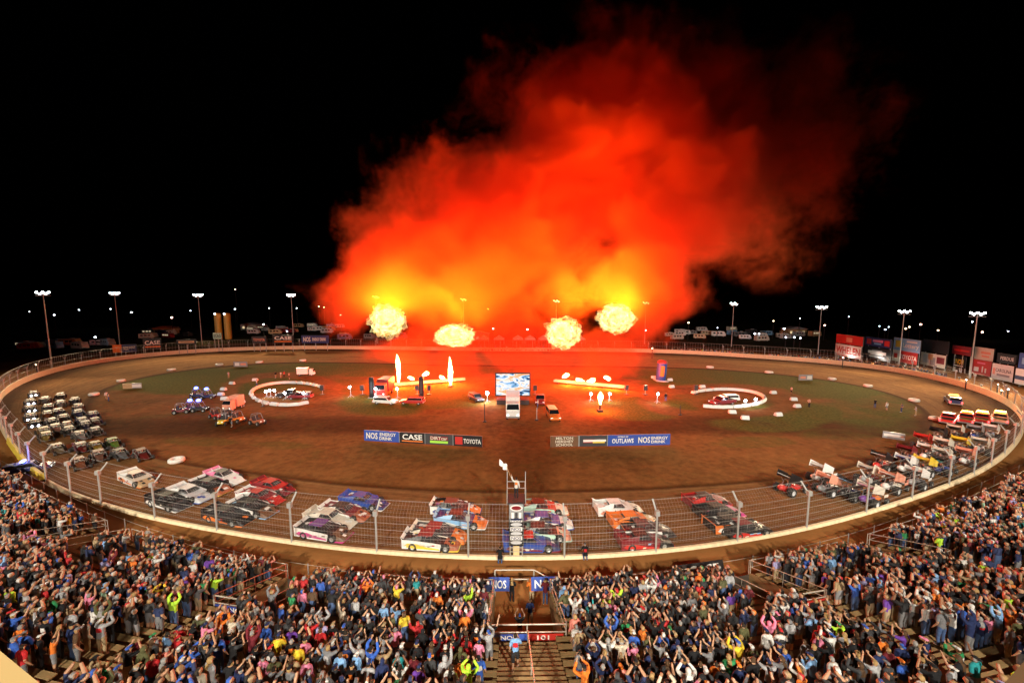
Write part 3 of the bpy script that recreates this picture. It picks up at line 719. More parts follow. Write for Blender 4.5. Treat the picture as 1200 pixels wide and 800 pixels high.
def PD(c): return paint(tuple(v * .2 for v in C[c]), .5, 0, .6, 'dimmed dusty paint')  # colours darkened to imitate a dimly lit pack, with dust noise on top
def modified(px, py, body, side, roof, label, lights=False, nose=None):
    px += random.uniform(-2.2, 2.2); py += random.uniform(-1.6, 1.6)
    p = at(px, py); rz = heading(p) + random.uniform(-.13, .13)
    t = thing('dirt_modified_car', label, 'race car', p, rz, 'dirt modified race cars in the left hand turn')
    t.scale = (.8, .8, .8)
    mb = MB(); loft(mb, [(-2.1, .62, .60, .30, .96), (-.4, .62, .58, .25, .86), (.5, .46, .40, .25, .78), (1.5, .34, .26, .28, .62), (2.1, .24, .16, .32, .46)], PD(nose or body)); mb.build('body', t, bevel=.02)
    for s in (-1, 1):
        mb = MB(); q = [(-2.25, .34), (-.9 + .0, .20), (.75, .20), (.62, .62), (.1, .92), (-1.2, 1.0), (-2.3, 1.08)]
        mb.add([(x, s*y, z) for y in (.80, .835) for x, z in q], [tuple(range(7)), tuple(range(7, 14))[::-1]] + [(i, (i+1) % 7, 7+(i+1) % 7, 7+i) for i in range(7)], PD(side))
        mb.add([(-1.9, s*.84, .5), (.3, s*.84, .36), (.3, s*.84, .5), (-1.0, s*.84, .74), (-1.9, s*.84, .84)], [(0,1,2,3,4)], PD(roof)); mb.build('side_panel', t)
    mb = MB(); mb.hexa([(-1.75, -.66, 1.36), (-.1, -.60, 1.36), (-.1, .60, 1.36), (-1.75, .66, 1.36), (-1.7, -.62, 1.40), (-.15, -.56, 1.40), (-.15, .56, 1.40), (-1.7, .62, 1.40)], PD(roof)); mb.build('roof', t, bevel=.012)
    mb = MB()
    for s in (-1, 1): mb.bar((-.12, s*.58, 1.37), (.35, s*.62, .8), .028, M_CAGE); mb.bar((-.9, s*.63, 1.37), (-1.0, s*.7, .95), .028, M_CAGE); mb.bar((-1.7, s*.63, 1.37), (-2.1, s*.7, 1.0), .028, M_CAGE)
    mb.bar((2.1, -.4, .4), (2.1, .4, .4), .03, M_CAGE); mb.bar((1.55, -.85, .36), (1.55, .85, .36), .035, M_CAGE); mb.bar((2.1, -.3, .4), (1.6, -.3, .36), .03, M_CAGE); mb.bar((2.1, .3, .4), (1.6, .3, .36), .03, M_CAGE)
    mb.build('roll_cage', t)
    mb = MB(); mb.box((-.8, 0, .9), (1.2, 1.0, .08), M_SEAT); mb.lathe([(.001, .95), (.11, 1.0), (.14, 1.12), (.1, 1.22), (.001, 1.26)], P('white', .3, .1), 8, (-.7, 0, 0)); mb.build('driver', t)
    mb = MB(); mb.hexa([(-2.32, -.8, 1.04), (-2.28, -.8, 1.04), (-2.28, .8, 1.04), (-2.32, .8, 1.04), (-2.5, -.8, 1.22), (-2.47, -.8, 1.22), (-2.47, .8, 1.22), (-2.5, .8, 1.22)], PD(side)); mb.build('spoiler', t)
    for x, y, r, w in ((1.55, -.88, .36, .28), (1.55, .88, .36, .28), (-1.35, -.92, .42, .42), (-1.35, .92, .42, .42)): wheel(t, x, y, r, w)
    if lights:
        for s in (-1, 1):
            mb = MB(); mb.lathe([(.001, 2.16), (.13, 2.15), (.16, 2.02), (.16, 1.96)], glow((.85, .9, 1), 30), 10, (0, s*.42, .60), 'x'); mb.build('headlight', t)  # bright white spots of the outer lane, built as glowing nose discs
    return t
MODS = [
 (39,466,'white','white','white','white dirt modified with bright white lights, furthest back in the outer lane',True),(37,474,'silver','white','white','silver dirt modified with bright white lights, second from last in outer lane',True),
 (36,482,'grey','silver','white','grey dirt modified with bright white lights, middle of the outer lane',True),(37,491,'white','skyblue','white','white and pale blue dirt modified with bright white lights',True),
 (41,500,'charcoal','black','silver','black dirt modified with silver roof and bright white lights by the fence',True),
 (54,471,'white','cream','white','white and cream dirt modified at the back of the second lane',),(55,481,'grey','white','grey','white sided grey roofed dirt modified in the second lane',),
 (57,490,'orange','yellow','black','yellow and orange dirt modified with black roof, second lane',),(63,498,'black','white','black','black roofed white dirt modified ahead of the yellow and orange one',),
 (50,509,'yellow','yellow','yellow','all yellow dirt modified by the outer fence',),(56,517,'yellow','orange','yellow','yellow roofed orange dirt modified by the outer fence',),
 (67,507,'salmon','cream','salmon','salmon and cream dirt modified in the second lane',),
 (72,468,'black','maroon','black','black and maroon dirt modified at the back of the third lane',),(71,476,'white','silver','navy','silver dirt modified with navy roof, third lane',),
 (72,485,'navy','charcoal','red','charcoal dirt modified with red roof, third lane',),(75,493,'black','white','maroon','white sided dirt modified with maroon roof, third lane',),
 (79,501,'orange','black','orange','black sided dirt modified with orange roof',),(82,509,'charcoal','charcoal','black','charcoal dirt modified with black roof in mid pack',),
 (88,473,'navy','navy','black','navy dirt modified at the back of the fourth lane',),(90,481,'white','navy','white','navy sided dirt modified with white roof, fourth lane',),
 (93,489,'blue','skyblue','blue','pale blue dirt modified with bright blue roof',),(98,496,'blue','blue','white','bright blue dirt modified with white roof',),
 (103,503,'navy','black','blue','black dirt modified with blue roof',),(95,513,'white','white','black','white dirt modified with black roof, right of the yellow cars',),
 (114,511,'black','silver','white','silver sided black nosed dirt modified with white roof',),(108,490,'purple','purple','black','purple dirt modified with black roof on the inside berm',),
 (115,497,'maroon','purple','maroon','purple sided dirt modified with maroon roof',),
 (97,528,'red','pink','white','pink sided red dirt modified with white roof',),(96,546,'orange','black','red','black sided dirt modified with red roof, front of the outer lane',),
 (114,526,'yellow','charcoal','yellow','charcoal sided dirt modified with yellow roof and nose',),(118,538,'salmon','white','red','white sided salmon dirt modified with red roof',),
 (68,530,'tan','brown','tan','tan and brown dirt modified close to the yellow wall end',),(135,524,'lime','black','lime','black sided dirt modified with lime green roof',),
 (143,536,'silver','grey','black','silver nosed grey dirt modified with black roof',),(167,536,'red','white','red','red roofed white sided dirt modified, inside front of its pack',)]
for a in MODS: modified(*a)

def pickup(px, py, col, label, bar=None, rz=None, name='pickup_truck', cat='pickup truck', group=None, cap=False, tail=3.0, back=False, bar_col=(1, .48, .06), s=30):
    p = at(px, py); rz = heading(p) if rz is None else rz
    t = thing(name, label, cat, p, rz, group)
    m = P(col); gl = paint((.01, .012, .015), .08, 0, .05, 'tinted glass')
    mb = MB(); loft(mb, [(-2.75, .95, .95, .45, 1.02), (1.2, .97, .97, .42, 1.08), (2.4, .95, .88, .42, .98), (2.72, .86, .80, .48, .80)], m)
    if not cap: mb.box((-1.7, 0, 1.025), (1.9, 1.5, .05), M_DARK)
    mb.build('body', t, bevel=.05)
    mb = MB(); x0 = -2.6 if cap else -.75
    loft(mb, [(x0, .90, .74, 1.04, 1.72), (.55, .90, .76, 1.05, 1.76), (1.25, .88, .80, 1.05, 1.10)], m); c_ = mb.build('cab', t, bevel=.04)
    mb = MB(); mb.add([(.60, -.76, 1.72), (1.24, -.84, 1.13), (1.24, .84, 1.13), (.60, .76, 1.72)], [(0,1,2,3)], gl)
    mb.v = [(x + .012, y, z + .012) for x, y, z in mb.v]; mb.build('windscreen', c_)
    mb = MB(); mb.add([(x0 - .012, -.66, 1.62), (x0 - .012, .66, 1.62), (x0 - .012, .76, 1.2), (x0 - .012, -.76, 1.2)], [(0,1,2,3)], gl); mb.build('rear_window', c_)
    for sd in (-1, 1):
        mb = MB(); mb.add([(x0 + .2, sd*.775, 1.62), (.45, sd*.79, 1.64), (.95, sd*.875, 1.15), (x0 + .2, sd*.885, 1.15)], [(0,1,2,3)], gl); mb.v = [(x, y + sd*.012, z) for x, y, z in mb.v]; mb.build('side_window', c_)
        mb = MB(); mb.box((-2.765, sd*.80, .85), (.04, .22, .30), glow((1, .05, .05), tail * 2.5)); mb.build('tail_light', t)
        mb = MB(); mb.box((2.62, sd*.68, .78), (.12, .34, .16), glow((1, .95, .85), 3.0)); mb.build('headlight', t)
    mb = MB(); mb.box((-2.82, 0, .55), (.14, 1.8, .18), M_RIM); mb.build('rear_bumper', t)
    for x in (1.75, -1.75):
        for y in (-.82, .82): wheel(t, x, y, .39, .27)
    if bar:
        mb = MB(); mb.box((.1 if not cap else -.6, 0, 1.84), (.34, 1.25, .13), M_DARK); lb = mb.build('light_bar', t)
        n = 5; mb = MB()
        for k in range(n): mb.box(((.1 if not cap else -.6) , -.5 + k * .25, 1.96), (.40, .21, .17), glow(bar_col, s))
        mb.build('beacon', lb)
        lamp('beacon_light', 'POINT', p + Vector((0, 0, 2.6)), PW_BEACON, bar_col, .4)
    return t
G = 'red pickups pacing the sprint cars'
pickup(1111, 495, 'red', 'red pickup with unlit roof, leftmost of the four abreast', False, group=G)
pickup(1132, 495, 'red', 'red pickup with half lit amber bar, second of the four abreast', True, group=G, s=18)
pickup(1150, 495, 'red', 'red pickup with bright wide amber bar, third of the four abreast', True, group=G, s=40)
pickup(1171, 495, 'salmon', 'paler red pickup with amber bar beside the outer fence', True, group=G, s=40)
pickup(1116, 473, 'navy', 'dark blue pace pickup alone ahead of the red ones', True, s=10, cap=True)
# ------------------------------------------------------------------ wall, catch fence, billboards, infield and background
def px_t(px, py):
    w = at(px, py) - CEN; return math.atan2(w.y, w.x)
M_WALL = paint((.80, .64, .40), .7, 0, .45, 'painted concrete')
M_WALLY = paint((.75, .55, .06), .6, 0, .3, 'yellow painted concrete')
def wall_piece(name, label, t0, t1, m, h=.95, th=.32, cat='wall'):
    n = max(2, int(abs(t1 - t0) / .01)); vs = []
    for i in range(n + 1):
        t = t0 + (t1 - t0) * i / n
        r = R_OUT(t); hh = h(t) if callable(h) else h
        for dr, z in ((.02, 0), (.02, hh), (.02 + th * .7, hh), (.02 + th, .0)): vs.append(pt(t, r + dr, z))
    fs = []
    for i in range(n):
        for k in range(4): fs.append((4*i+k, 4*i+4+k, 4*i+4+(k+1) % 4, 4*i+(k+1) % 4))
    fs += [(0, 1, 2, 3), (4*n+3, 4*n+2, 4*n+1, 4*n)]
    mb = MB(); mb.add(vs, fs, m); return tag(mb.build(name), label, cat)
tg = px_t(62, 564); tg2 = px_t(84, 553)
wl_ = wall_piece('track_wall', 'long cream concrete wall around the outside of the dirt oval', tg, tg + 2*PI - .30, M_WALL, lambda t: .24 + 1.15 * smooth(30, 90, pt(t, R_OUT(t)).y))
wall_piece('gate_wall', 'yellow painted wall end at the left gate by the police lights', tg - .29, tg - .02, M_WALLY, .8, .5)
# lettering along the far wall
L_ = 'AMERICA\u2019S HOME FOR RACING'.replace('FOR', 'FOR')
mb = MB(); x0, x1 = at(560, 412).x, at(652, 412).x
for i, ch in enumerate(L_):
    if ch == ' ': continue
    x = x0 + (x1 - x0) * (i + .5) / len(L_); t = math.atan2(1, (x - CEN.x) / 80); 
    for _ in range(6):
        q = pt(t, R_OUT(t)); t += (q.x - x) / R_OUT(t)
    q = pt(t, R_OUT(t) - .01); put_text(mb, ch, (q.x, q.y - .02, .5), (1, 0, 0), (0, 0, 1), .9, .62, P('maroon'))
mb.build('wall_lettering', wl_)

# catch fence
FH = 4.35
posts_px = [(126.3,590),(187,607),(260.8,620),(347.5,633),(444,645),(550,650),(660.5,652),(766,645),(860,633),(940,618),(1007,600),(1061,584),(1105,569),(1130,556),(1150,545),(1166,534),(1178,524),(1187,513)]
ts = sorted([px_t(*q) % (2*PI) for q in posts_px])
arc = [pt(2*PI*i/1440, R_OUT(2*PI*i/1440)) for i in range(1440)]
extra = resample(arc, 6.5)
def tof(p): return math.atan2(p.y - CEN.y, p.x - CEN.x) % (2*PI)
lo, hi = px_t(126.3, 590) % (2*PI), px_t(1187, 513) % (2*PI)
allt = ts[:]
for p in extra:
    t = tof(p)
    inside = (lo < t < hi) if lo < hi else (t > lo or t < hi)
    if not inside and min(abs((t - u + PI) % (2*PI) - PI) for u in ts) > .03 and 400 < 1e9: allt.append(t)
fence = thing('catch_fence', 'tall wire catch fence on steel posts along the track wall', 'fence', pt(px_t(550, 650), R_OUT(px_t(550, 650))))
fo = fence.location.copy()
def fpt(t, z, inn=0.0):
    r = R_OUT(t) + .22 - inn; return pt(t, r, z) - fo
for t in allt:
    mb = MB(); a, b, c_ = fpt(t, 0), fpt(t, FH - .9), fpt(t, FH, .75)
    mb.bar(a, b, .085, M_GALV, 8); mb.bar(b - Vector((0, 0, .1)), c_, .075, M_GALV, 8); mb.box(b + Vector((0, 0, .05)), (.34, .34, .42), M_GALV)
    mb.build('post', fence)
def wire_rows(name, zs, r, t0, t1, step, m):
    cu = bpy.data.curves.new(name, 'CURVE'); cu.dimensions = '3D'; cu.bevel_depth = r; cu.bevel_resolution = 0; cu.fill_mode = 'FULL'
    n = int((t1 - t0) / step)
    for z, inn in zs:
        sp = cu.splines.new('POLY'); sp.points.add(n)
        for i in range(n + 1):
            p = fpt(t0 + (t1 - t0) * i / n, z, inn); sp.points[i].co = (*p, 1)
    o = bpy.data.objects.new(name, cu); me = bpy.data.meshes.new_from_object(o); bpy.data.objects.remove(o)
    me.materials.clear(); me.materials.append(m)
    o = bpy.data.objects.new(name, me); COL.objects.link(o); o.parent = fence; return o
M_WIRE = paint((.40, .38, .35), .5, .2, .1, 'fence wire')
tN0 = -PI * .98; tN1 = PI * .10
zs = [(.95 + .3 * k, 0) for k in range(9)] 
wire_rows('cable', [(z, 0) for z in (.9, 1.5, 2.1, 2.7, 3.3)] + [(FH - .05, .72)], .012, tN0, tN1, .02, M_WIRE)
fine = [(.5 + .27 * k, 0) for k in range(11)] + [(FH - .7 + .22 * k, .2 * k) for k in range(4)]
wire_rows('wire_mesh', fine, .0040, tN0, tN1, .02, M_WIRE)
mb = MB(); c = [p for p in resample(arc, .28) if (tof(p) > tN0 % (2*PI) or tof(p) < tN1)]
for p in c:
    t = tof(p); a, b, d = fpt(t, .7), fpt(t, FH - .9), fpt(t, FH, .72)
    e = Vector((math.sin(t), -math.cos(t), 0)) * .0040
    mb.add([a - e, a + e, b + e, b - e, d - e, d + e], [(0, 1, 2, 3), (3, 2, 5, 4)], M_WIRE)
o = mb.build('wire_upright', fence)
mb = MB(); c = [p for p in resample(arc, .9) if not (tof(p) > tN0 % (2*PI) or tof(p) < tN1)]
for p in c: mb.bar(fpt(tof(p), .5), fpt(tof(p), FH), .022, M_WIRE, 3, cap=False)
mb.build('far_mesh', fence)
wire_rows('far_cable', [(1.4, 0), (2.6, 0), (FH, 0)], .03, tN1, tN1 + 2*PI - (tN1 - tN0), .02, M_WIRE)

# ---- signs
def panel(name, label, a, b, z0, z1, bands, cat='sign', group=None, legs=True, th=.12, back=None):
    """flat board from a to b; bands: (u0, u1, v0, v1, colour) and ('text', u, v, w, h, colour)"""
    a, b = Vector(a), Vector(b); mid = (a + b) / 2; ux = (b - a); L = ux.length; ux.normalize(); uy = Vector((0, 0, 1))
    nrm = ux.cross(uy)
    if nrm.dot(Vector((0, 0, 10)) - mid) < 0: ux = -ux; nrm = -nrm; a, b = b, a
    t = thing(name, label, cat, mid, 0, group); H = z1 - z0
    O = a - mid; mb = MB()
    c = Vector((0, 0, (z0 + z1) / 2)); rot = Matrix((ux, -nrm, uy)).transposed()
    mb.box(c - nrm * th / 2, (L, th, H), back or M_DARK, rot); bd = mb.build('board', t)
    if legs and z0 > .2:
        mb = MB()
        for u in (.08, .5, .92): mb.bar(O + ux * (L * u) - nrm * th * 1.6, O + ux * (L * u) - nrm * th * 1.6 + uy * z1, .12, M_GALV, 6)
        mb.build('support_posts', t)
    k = 0; mb = MB(); mt = MB()
    for q in bands:
        if isinstance(q[0], str):
            put_text(mt, q[0], O + ux * (L * q[1]) + uy * (z0 + H * q[2]) + nrm * (.03), ux, uy, q[3] * L, q[4] * H, P(q[5], .5, .05))
        else:
            u0, u1, v0, v1, colr = q; k += 1; d = .006 + .003 * k
            mb.add([O + ux * (L*u) + uy * (z0 + H*v) + nrm * d for u, v in ((u0, v0), (u1, v0), (u1, v1), (u0, v1))], [(0, 1, 2, 3)], glow(*colr) if isinstance(colr[0], tuple) else P(colr, .5, .12))
    if mb.v: mb.build('printed_face', bd)
    if mt.v: mt.build('lettering', bd)
    return t
def gsign(name, label, p0, p1, z0, z1, bands, **k): return panel(name, label, at(*p0), at(*p1), z0, z1, bands, **k)
# infield advertising boards
gsign('infield_banner', 'low banner row of four adverts in the infield, left of the flag stand', (427,517), (565,525), .15, 1.75,
      [(.0,.305,0,1,'blue'),(.31,.525,0,1,'black'),(.53,.76,0,1,'charcoal'),(.765,1,0,1,'black'),('NOS',.07,.5,.10,.6,'cream'),('ENERGY',.21,.68,.14,.3,'cream'),('DRINK',.19,.3,.11,.3,'cream'),('CASE',.42,.58,.17,.5,'white'),(.33,.51,.14,.24,'orange'),
       (.57,.72,.42,.78,'maroon'),('DIRTcar',.645,.6,.14,.3,'cream'),(.57,.72,.15,.36,'lime'),(.78,.84,.15,.85,'red'),('TOYOTA',.92,.48,.14,.42,'white')], group='infield banner rows', back=P('grey'))
gsign('infield_banner', 'low banner row in the infield, right of the flag stand, blue at its right end', (645,525), (785,522), .15, 1.75,
      [(0,.23,0,1,'brown'),(.24,.47,0,1,'charcoal'),(.475,1,0,1,'blue'),('MILTON',.115,.8,.14,.24,'cream'),('HERSHEY',.115,.5,.15,.24,'cream'),('SCHOOL',.115,.2,.14,.24,'cream'),(.27,.35,.35,.65,'red'),(.35,.45,.3,.6,'yellow'),(.27,.46,.42,.62,'white'),
       ('WORLD OF',.60,.83,.09,.16,'cream'),('OUTLAWS',.60,.45,.18,.42,'white'),('NOS',.78,.5,.10,.55,'cream'),('ENERGY',.91,.66,.14,.26,'cream'),('DRINK',.90,.32,.12,.26,'cream')], group='infield banner rows', back=P('grey'))
gsign('track_banner', 'small white and grey banner lying low in the right infield turn', (1034,513), (1060,517), .1, 1.1, [(0,1,0,1,'grey'),(.05,.95,.3,.7,'white')], back=P('grey'))
gsign('track_banner', 'small brown and white board at the left infield edge', (144,456), (166,455), .1, 1.3, [(0,.5,0,1,'tan'),(.5,1,.2,.8,'white')], back=P('grey'))
gsign('track_banner', 'small pale banner by the far berm, left of the smoke', (274,430), (290,430), .1, 1.7, [(0,1,0,1,'grey'),(.1,.42,.2,.8,'white'),(.5,.9,.3,.7,'salmon')], back=P('grey'))
gsign('track_banner', 'small pale banner by the far berm, right of the smoke', (936,446), (952,446), .1, 1.6, [(0,1,0,1,'grey'),(.1,.5,.3,.7,'salmon'),(.6,.95,.2,.8,'white')], back=P('grey'))
# far left boards standing behind the fence
def far_sign(label, x0, y0, x1, y1, yb, bands, group, cat='billboard', name='billboard', yb2=None, thk=.25):
    a, b = at(x0, yb), at(x1, yb2 or yb); z1 = at_y(x0, y0, a.y).z; z0 = at_y(x0, y1, a.y).z
    return panel(name, label, a, b, max(.3, z0), z1, bands, cat, group, th=thk)
GB = 'billboards behind the far left fence'; GR = 'stacked billboards beyond the right turn'
far_sign('blue and orange billboard left of the black one, far left', 133,404,161,413,419,[(0,.38,0,1,'orange'),(.38,1,0,1,'navy'),('NOS',.55,.5,.2,.5,'cream'),('ENERGY',.82,.6,.28,.3,'cream')],GB,yb2=418)
far_sign('black billboard with white slanted name, far left', 169,397,190,409,417,[(0,1,0,1,'black'),('CASE',.52,.6,.85,.4,'white'),(.1,.95,.14,.26,'orange')],GB,yb2=416)
far_sign('dark billboard with tan lettering, right of the black one', 208,398,231,404,415,[(0,1,0,1,'black'),(.1,.9,.3,.7,'tan'),(.2,.8,.45,.55,'brown')],GB,yb2=414)
far_sign('pale green small sign under the twin silos', 251,390,261,397,412,[(0,1,0,1,'mint'),('SCAG',.5,.5,.8,.5,'black')],GB)
far_sign('black billboard with white slanted name, nearest the smoke', 320,392,345,402,412,[(0,1,0,1,'black'),('CASE',.5,.6,.8,.4,'white'),(.1,.9,.14,.26,'orange')],GB)
far_sign('navy billboard with pale lettering beside the smoke', 354,393,386,402,411,[(0,1,0,1,'navy'),('NOS',.2,.5,.26,.6,'cream'),('ENERGY DRINK',.65,.5,.5,.4,'cream')],GB)
far_sign('charcoal billboard with red lettering left of the navy one', 296,394,313,402,412,[(0,1,0,1,'charcoal'),('TOYOTA',.5,.5,.8,.4,'salmon')],GB)
# right: two-storey boards
RB = [(978,391,1009,401,420,'red','red upper billboard with dark script, leftmost of the stacked boards',[(.4,.62,.25,.75,'salmon')]),
 (978,402,1008,415,420,'white','white lower billboard with bold red name, leftmost of the stacked boards',[('WHELEN',.5,.52,.92,.6,'red'),(.02,.98,.04,.1,'red')]),
 (1012,394,1042,404,422,'navy','navy upper billboard with red discs at both ends',[(.06,.25,.2,.8,'red'),(.75,.94,.2,.8,'red'),(.3,.7,.5,.78,'pink'),(.36,.64,.25,.42,'skyblue')]),
 (1012,405,1042,418,422,'black','black lower billboard with arched white lettering',[(.15,.85,.45,.7,'white'),(.25,.75,.35,.45,'silver'),(.3,.7,.7,.8,'grey'),(.2,.8,.18,.28,'silver')]),
 (1045,395,1076,409,425,'skyblue','sky blue lottery billboard with yellow disc',[(.5,.88,.72,.84,'white'),('Lottery',.66,.42,.58,.45,'white'),(.08,.3,.25,.8,'yellow')]),
 (1045,409,1074,422,425,'red','red and white lower billboard under the lottery one',[(0,.28,0,1,'white'),(.06,.2,.3,.7,'red'),('TOYOTA',.64,.5,.66,.4,'white')]),
 (1078,412,1107,426,429,'cream','white lower billboard with picture of an animal and truck',[(.1,.35,.2,.9,'silver'),(.4,.6,.1,.7,'grey'),(.65,.95,.3,.8,'maroon'),(.3,.5,.5,.95,'tan')]),
 (1113,404,1135,414,434,'maroon','dark red upper billboard, unlit and blank',[(.1,.9,.4,.6,'red')]),
 (1115,416,1129,429,434,'black','small black lower billboard with yellow lettering',[('UNOH',.5,.52,.8,.45,'yellow'),(.1,.9,.12,.2,'white')]),
 (1139,406,1161,420,438,'cream','cream upper billboard with faint red lettering behind a light pole',[(.35,.85,.5,.7,'salmon'),(.4,.8,.25,.4,'salmon')]),
 (1137,420,1160,437,438,'red','red lower billboard with white panels behind a light pole',[(.15,.4,.2,.5,'white'),(.55,.62,.2,.6,'white'),(.7,.78,.2,.5,'white'),(.3,.7,.75,.85,'pink')]),
 (1165,413,1187,424,444,'black','black upper billboard with white name, second from the right edge',[('PERDUE',.55,.5,.7,.36,'white')]),
 (1161,425,1186,444,444,'white','white lower billboard with dark lettering, second from the right edge',[('CAROLINA',.55,.6,.74,.22,'charcoal'),(.25,.85,.24,.38,'grey'),(.05,.16,.3,.7,'salmon')]),
 (1190,413,1230,431,452,'blue','blue upper billboard cut by the right edge of the view',[(.1,.9,.3,.7,'skyblue')]),
 (1188,431,1232,449,452,'white','white lower billboard cut by the right edge of the view',[(.0,.9,.3,.55,'navy')])]
for x0, y0, x1, y1, yb, c_, lab, bands in RB:
    far_sign(lab, x0, y0, x1, y1, yb, [(0, 1, 0, 1, c_)] + bands, GR, yb2=yb + (x1 - x0) * .22, thk=.3)
s_ = far_sign('black scoreboard with amber lamps between the lottery and red boards', 1079,397,1108,411,429,[(0,1,0,1,'black')],GR,'scoreboard','scoreboard',yb2=435)
bd = [o for o in kids(s_) if o.name.startswith('board')][0]
mb = MB()
a, b = at(1079, 429), at(1108, 435); ux = (b - a); L = ux.length; ux.normalize(); mid = (a + b) / 2; nr = ux.cross(Vector((0, 0, 1))); nr = nr if nr.y < 0 else -nr
z1, z0 = at_y(1079, 397, a.y).z, at_y(1079, 411, a.y).z
for u, v, w, h in [(.22,.8,.1,.16),(.34,.8,.1,.16),(.46,.8,.1,.16),(.62,.8,.1,.16),(.74,.8,.1,.16),(.48,.5,.05,.1),(.62,.5,.05,.1),(.24,.18,.07,.22),(.38,.18,.07,.22),(.54,.18,.07,.22),(.70,.18,.07,.22)]:
    p = (a - mid) + ux * (L*u) + Vector((0, 0, z0 + (z1-z0)*v)) + nr * .05
    mb.add([p - ux*(L*w/2) - Vector((0,0,(z1-z0)*h/2)), p + ux*(L*w/2) - Vector((0,0,(z1-z0)*h/2)), p + ux*(L*w/2) + Vector((0,0,(z1-z0)*h/2)), p - ux*(L*w/2) + Vector((0,0,(z1-z0)*h/2))], [(0,1,2,3)], glow((1, .55, .05), 2.5))
mb.build('amber_digits', bd)

# ---- infield
GL_W = glow((.85, .9, 1.0), 45)
def light_tower(px, py, hpx, label, power=1.0, col=(.88, .92, 1.0), r=.32):
    b = at(px, py); h = max(1.2, at_y(px, hpx, b.y).z)
    t = thing('work_light', label, 'work light', b, 0, 'bright work lights in the infield')
    mb = MB(); mb.bar((0, 0, 0), (0, 0, h - .1), .06, M_GALV, 6)
    for a in range(3): mb.bar((0, 0, .5), (math.cos(a*2.1)*.7, math.sin(a*2.1)*.7, 0), .035, M_GALV, 5)
    mb.build('stand', t)
    mb = MB(); mb.lathe([(.001, -r*1.1), (r, -r*.4), (r*1.05, r*.2)], M_DARK, 12, (0, -.05, h), 'y'); hd = mb.build('lamp_housing', t)
    mb = MB(); mb.lathe([(.001, -r*1.0), (r*.7, -r*.75), (r, -r*.1), (r*.7, r*.2), (.001, r*.3)], glow(col, 45), 12, (0, -.3, h), 'y'); mb.build('lens', hd)
    lamp('work_lamp', 'POINT', b + Vector((0, -1.0, h)), PW_WORK * power, col, .3)
WL = [(411,465,453,'work light left of the leftmost black column'),(441,467,455,'work light touching the right side of the leftmost black column'),(466,467,455,'work light between the two black columns'),(571,471,460,'work light just left of the video screen, on misty ground'),
 (692,470,461,'left of the twin work lights above the torch flame'),(714,470,461,'right of the twin work lights above the torch flame'),(770,472,461,'lone work light between the torch and the right oval barrier'),
 (313,466,458,'leftmost of three close work lights inside the left barrier ring'),(317.5,466,457,'middle of three close work lights inside the left barrier ring'),(323,466,457,'rightmost of three close work lights inside the left barrier ring'),
 (335,468,460,'work light in front of the dark truck in the left ring'),(357,468,460,'work light right of the dark truck in the left ring'),(872,477,469,'work light inside right end of the white barrier oval'),(884,474,467,'work light at the far right tip of the white barrier oval')]
for i, (px, py, hp, lab) in enumerate(WL): light_tower(px, py, hp, lab, .18 if 7 <= i <= 11 else 6.0 if i == 3 else .5 if i > 11 else 1.3, r=.34 if i in (3,) else .25)
# barriers: white water-filled blocks
BME = None
def barrier(px, py, label, group, L=2.6, h=.95, rz=0.0, col='white'):
    p = at(px, py); t = thing('barrier_block', label, 'barrier', p, rz, group)
    mb = MB(); mb.prism([(-.38, 0), (-.38, .2), (-.18, .55), (-.14, h), (.14, h), (.18, .55), (.38, .2), (.38, 0)], -L/2, L/2, P(col, .6, .25))
    mb.v = [(y, x, z) for x, y, z in mb.v]; mb.build('body', t, bevel=.03)
    mb = MB(); mb.box((0, 0, h + .02), (L * .7, .16, .05), P('silver')); mb.build('top_rail', t)
GBL = 'white barrier blocks around the left ring'; GBR = 'white barrier blocks around the right oval'
def ring_blocks(cx, cy, rx, ry, a0, a1, n, where, grp):
    for i in range(n):
        a = a0 + (a1 - a0) * i / (n - 1); q = (cx + rx * math.cos(a), cy + ry * math.sin(a)); p = at(*q); q2 = (cx + rx * math.cos(a + .02), cy + ry * math.sin(a + .02)); d = at(*q2) - p
        barrier(q[0], q[1], f'{["first","second","third","fourth","fifth","sixth","seventh","eighth","ninth","tenth","eleventh","twelfth","thirteenth","fourteenth","fifteenth"][i]} white barrier block {where}', grp, rz=math.atan2(d.y, d.x), L=1.9, h=.55)
ring_blocks(340,462,46,13,PI*1.02,PI*1.78,13,'along the back of the left ring, counting from its left end',GBL)
ring_blocks(335,462,40,13.5,PI*.98,PI*.33,8,'along the front of the left ring, counting from its left end',GBL)
ring_blocks(848,468,48,11,PI*1.25,PI*2.02,13,'along the back of the right oval, counting from its left end',GBR)
ring_blocks(848,468,48,10,PI*.62,PI*.02,9,'along the front of the right oval, counting from its left end',GBR)
for px, py, lab in ((262,457,'loose white block on the left grass by the dirt road'),(259,463,'white block just in front of the loose one, left grass'),(263,468,'lowest of three white blocks in a line, left grass'),(272,450,'small pair of pale blocks at the back of the left grass'),
    (283,472,'white block alone on the dirt below the left ring'),(299,446,'white block beside a standing figure, back of left grass'),(787,454,'white block just right of the blue inflatable tower'),(823,454,'white block above the right oval'),(858,484,'upper of two white blocks below the right oval'),(873,491,'lower of two white blocks below the right oval'),
    (906,461,'white block on dark grass right of the oval, furthest back'),(930,469,'white block in the middle of the right grass'),(934,477,'white block beside a bright green grass patch'),(912,487,'white block at the front of the bright green grass patch'),(766,443,'white block at the left foot of the inflatable tower'),(785,446,'white block at the right foot of the inflatable tower')):
    barrier(px, py, lab, 'loose white blocks on the infield grass', L=1.25, h=.62, rz=random.uniform(-.3, .3))
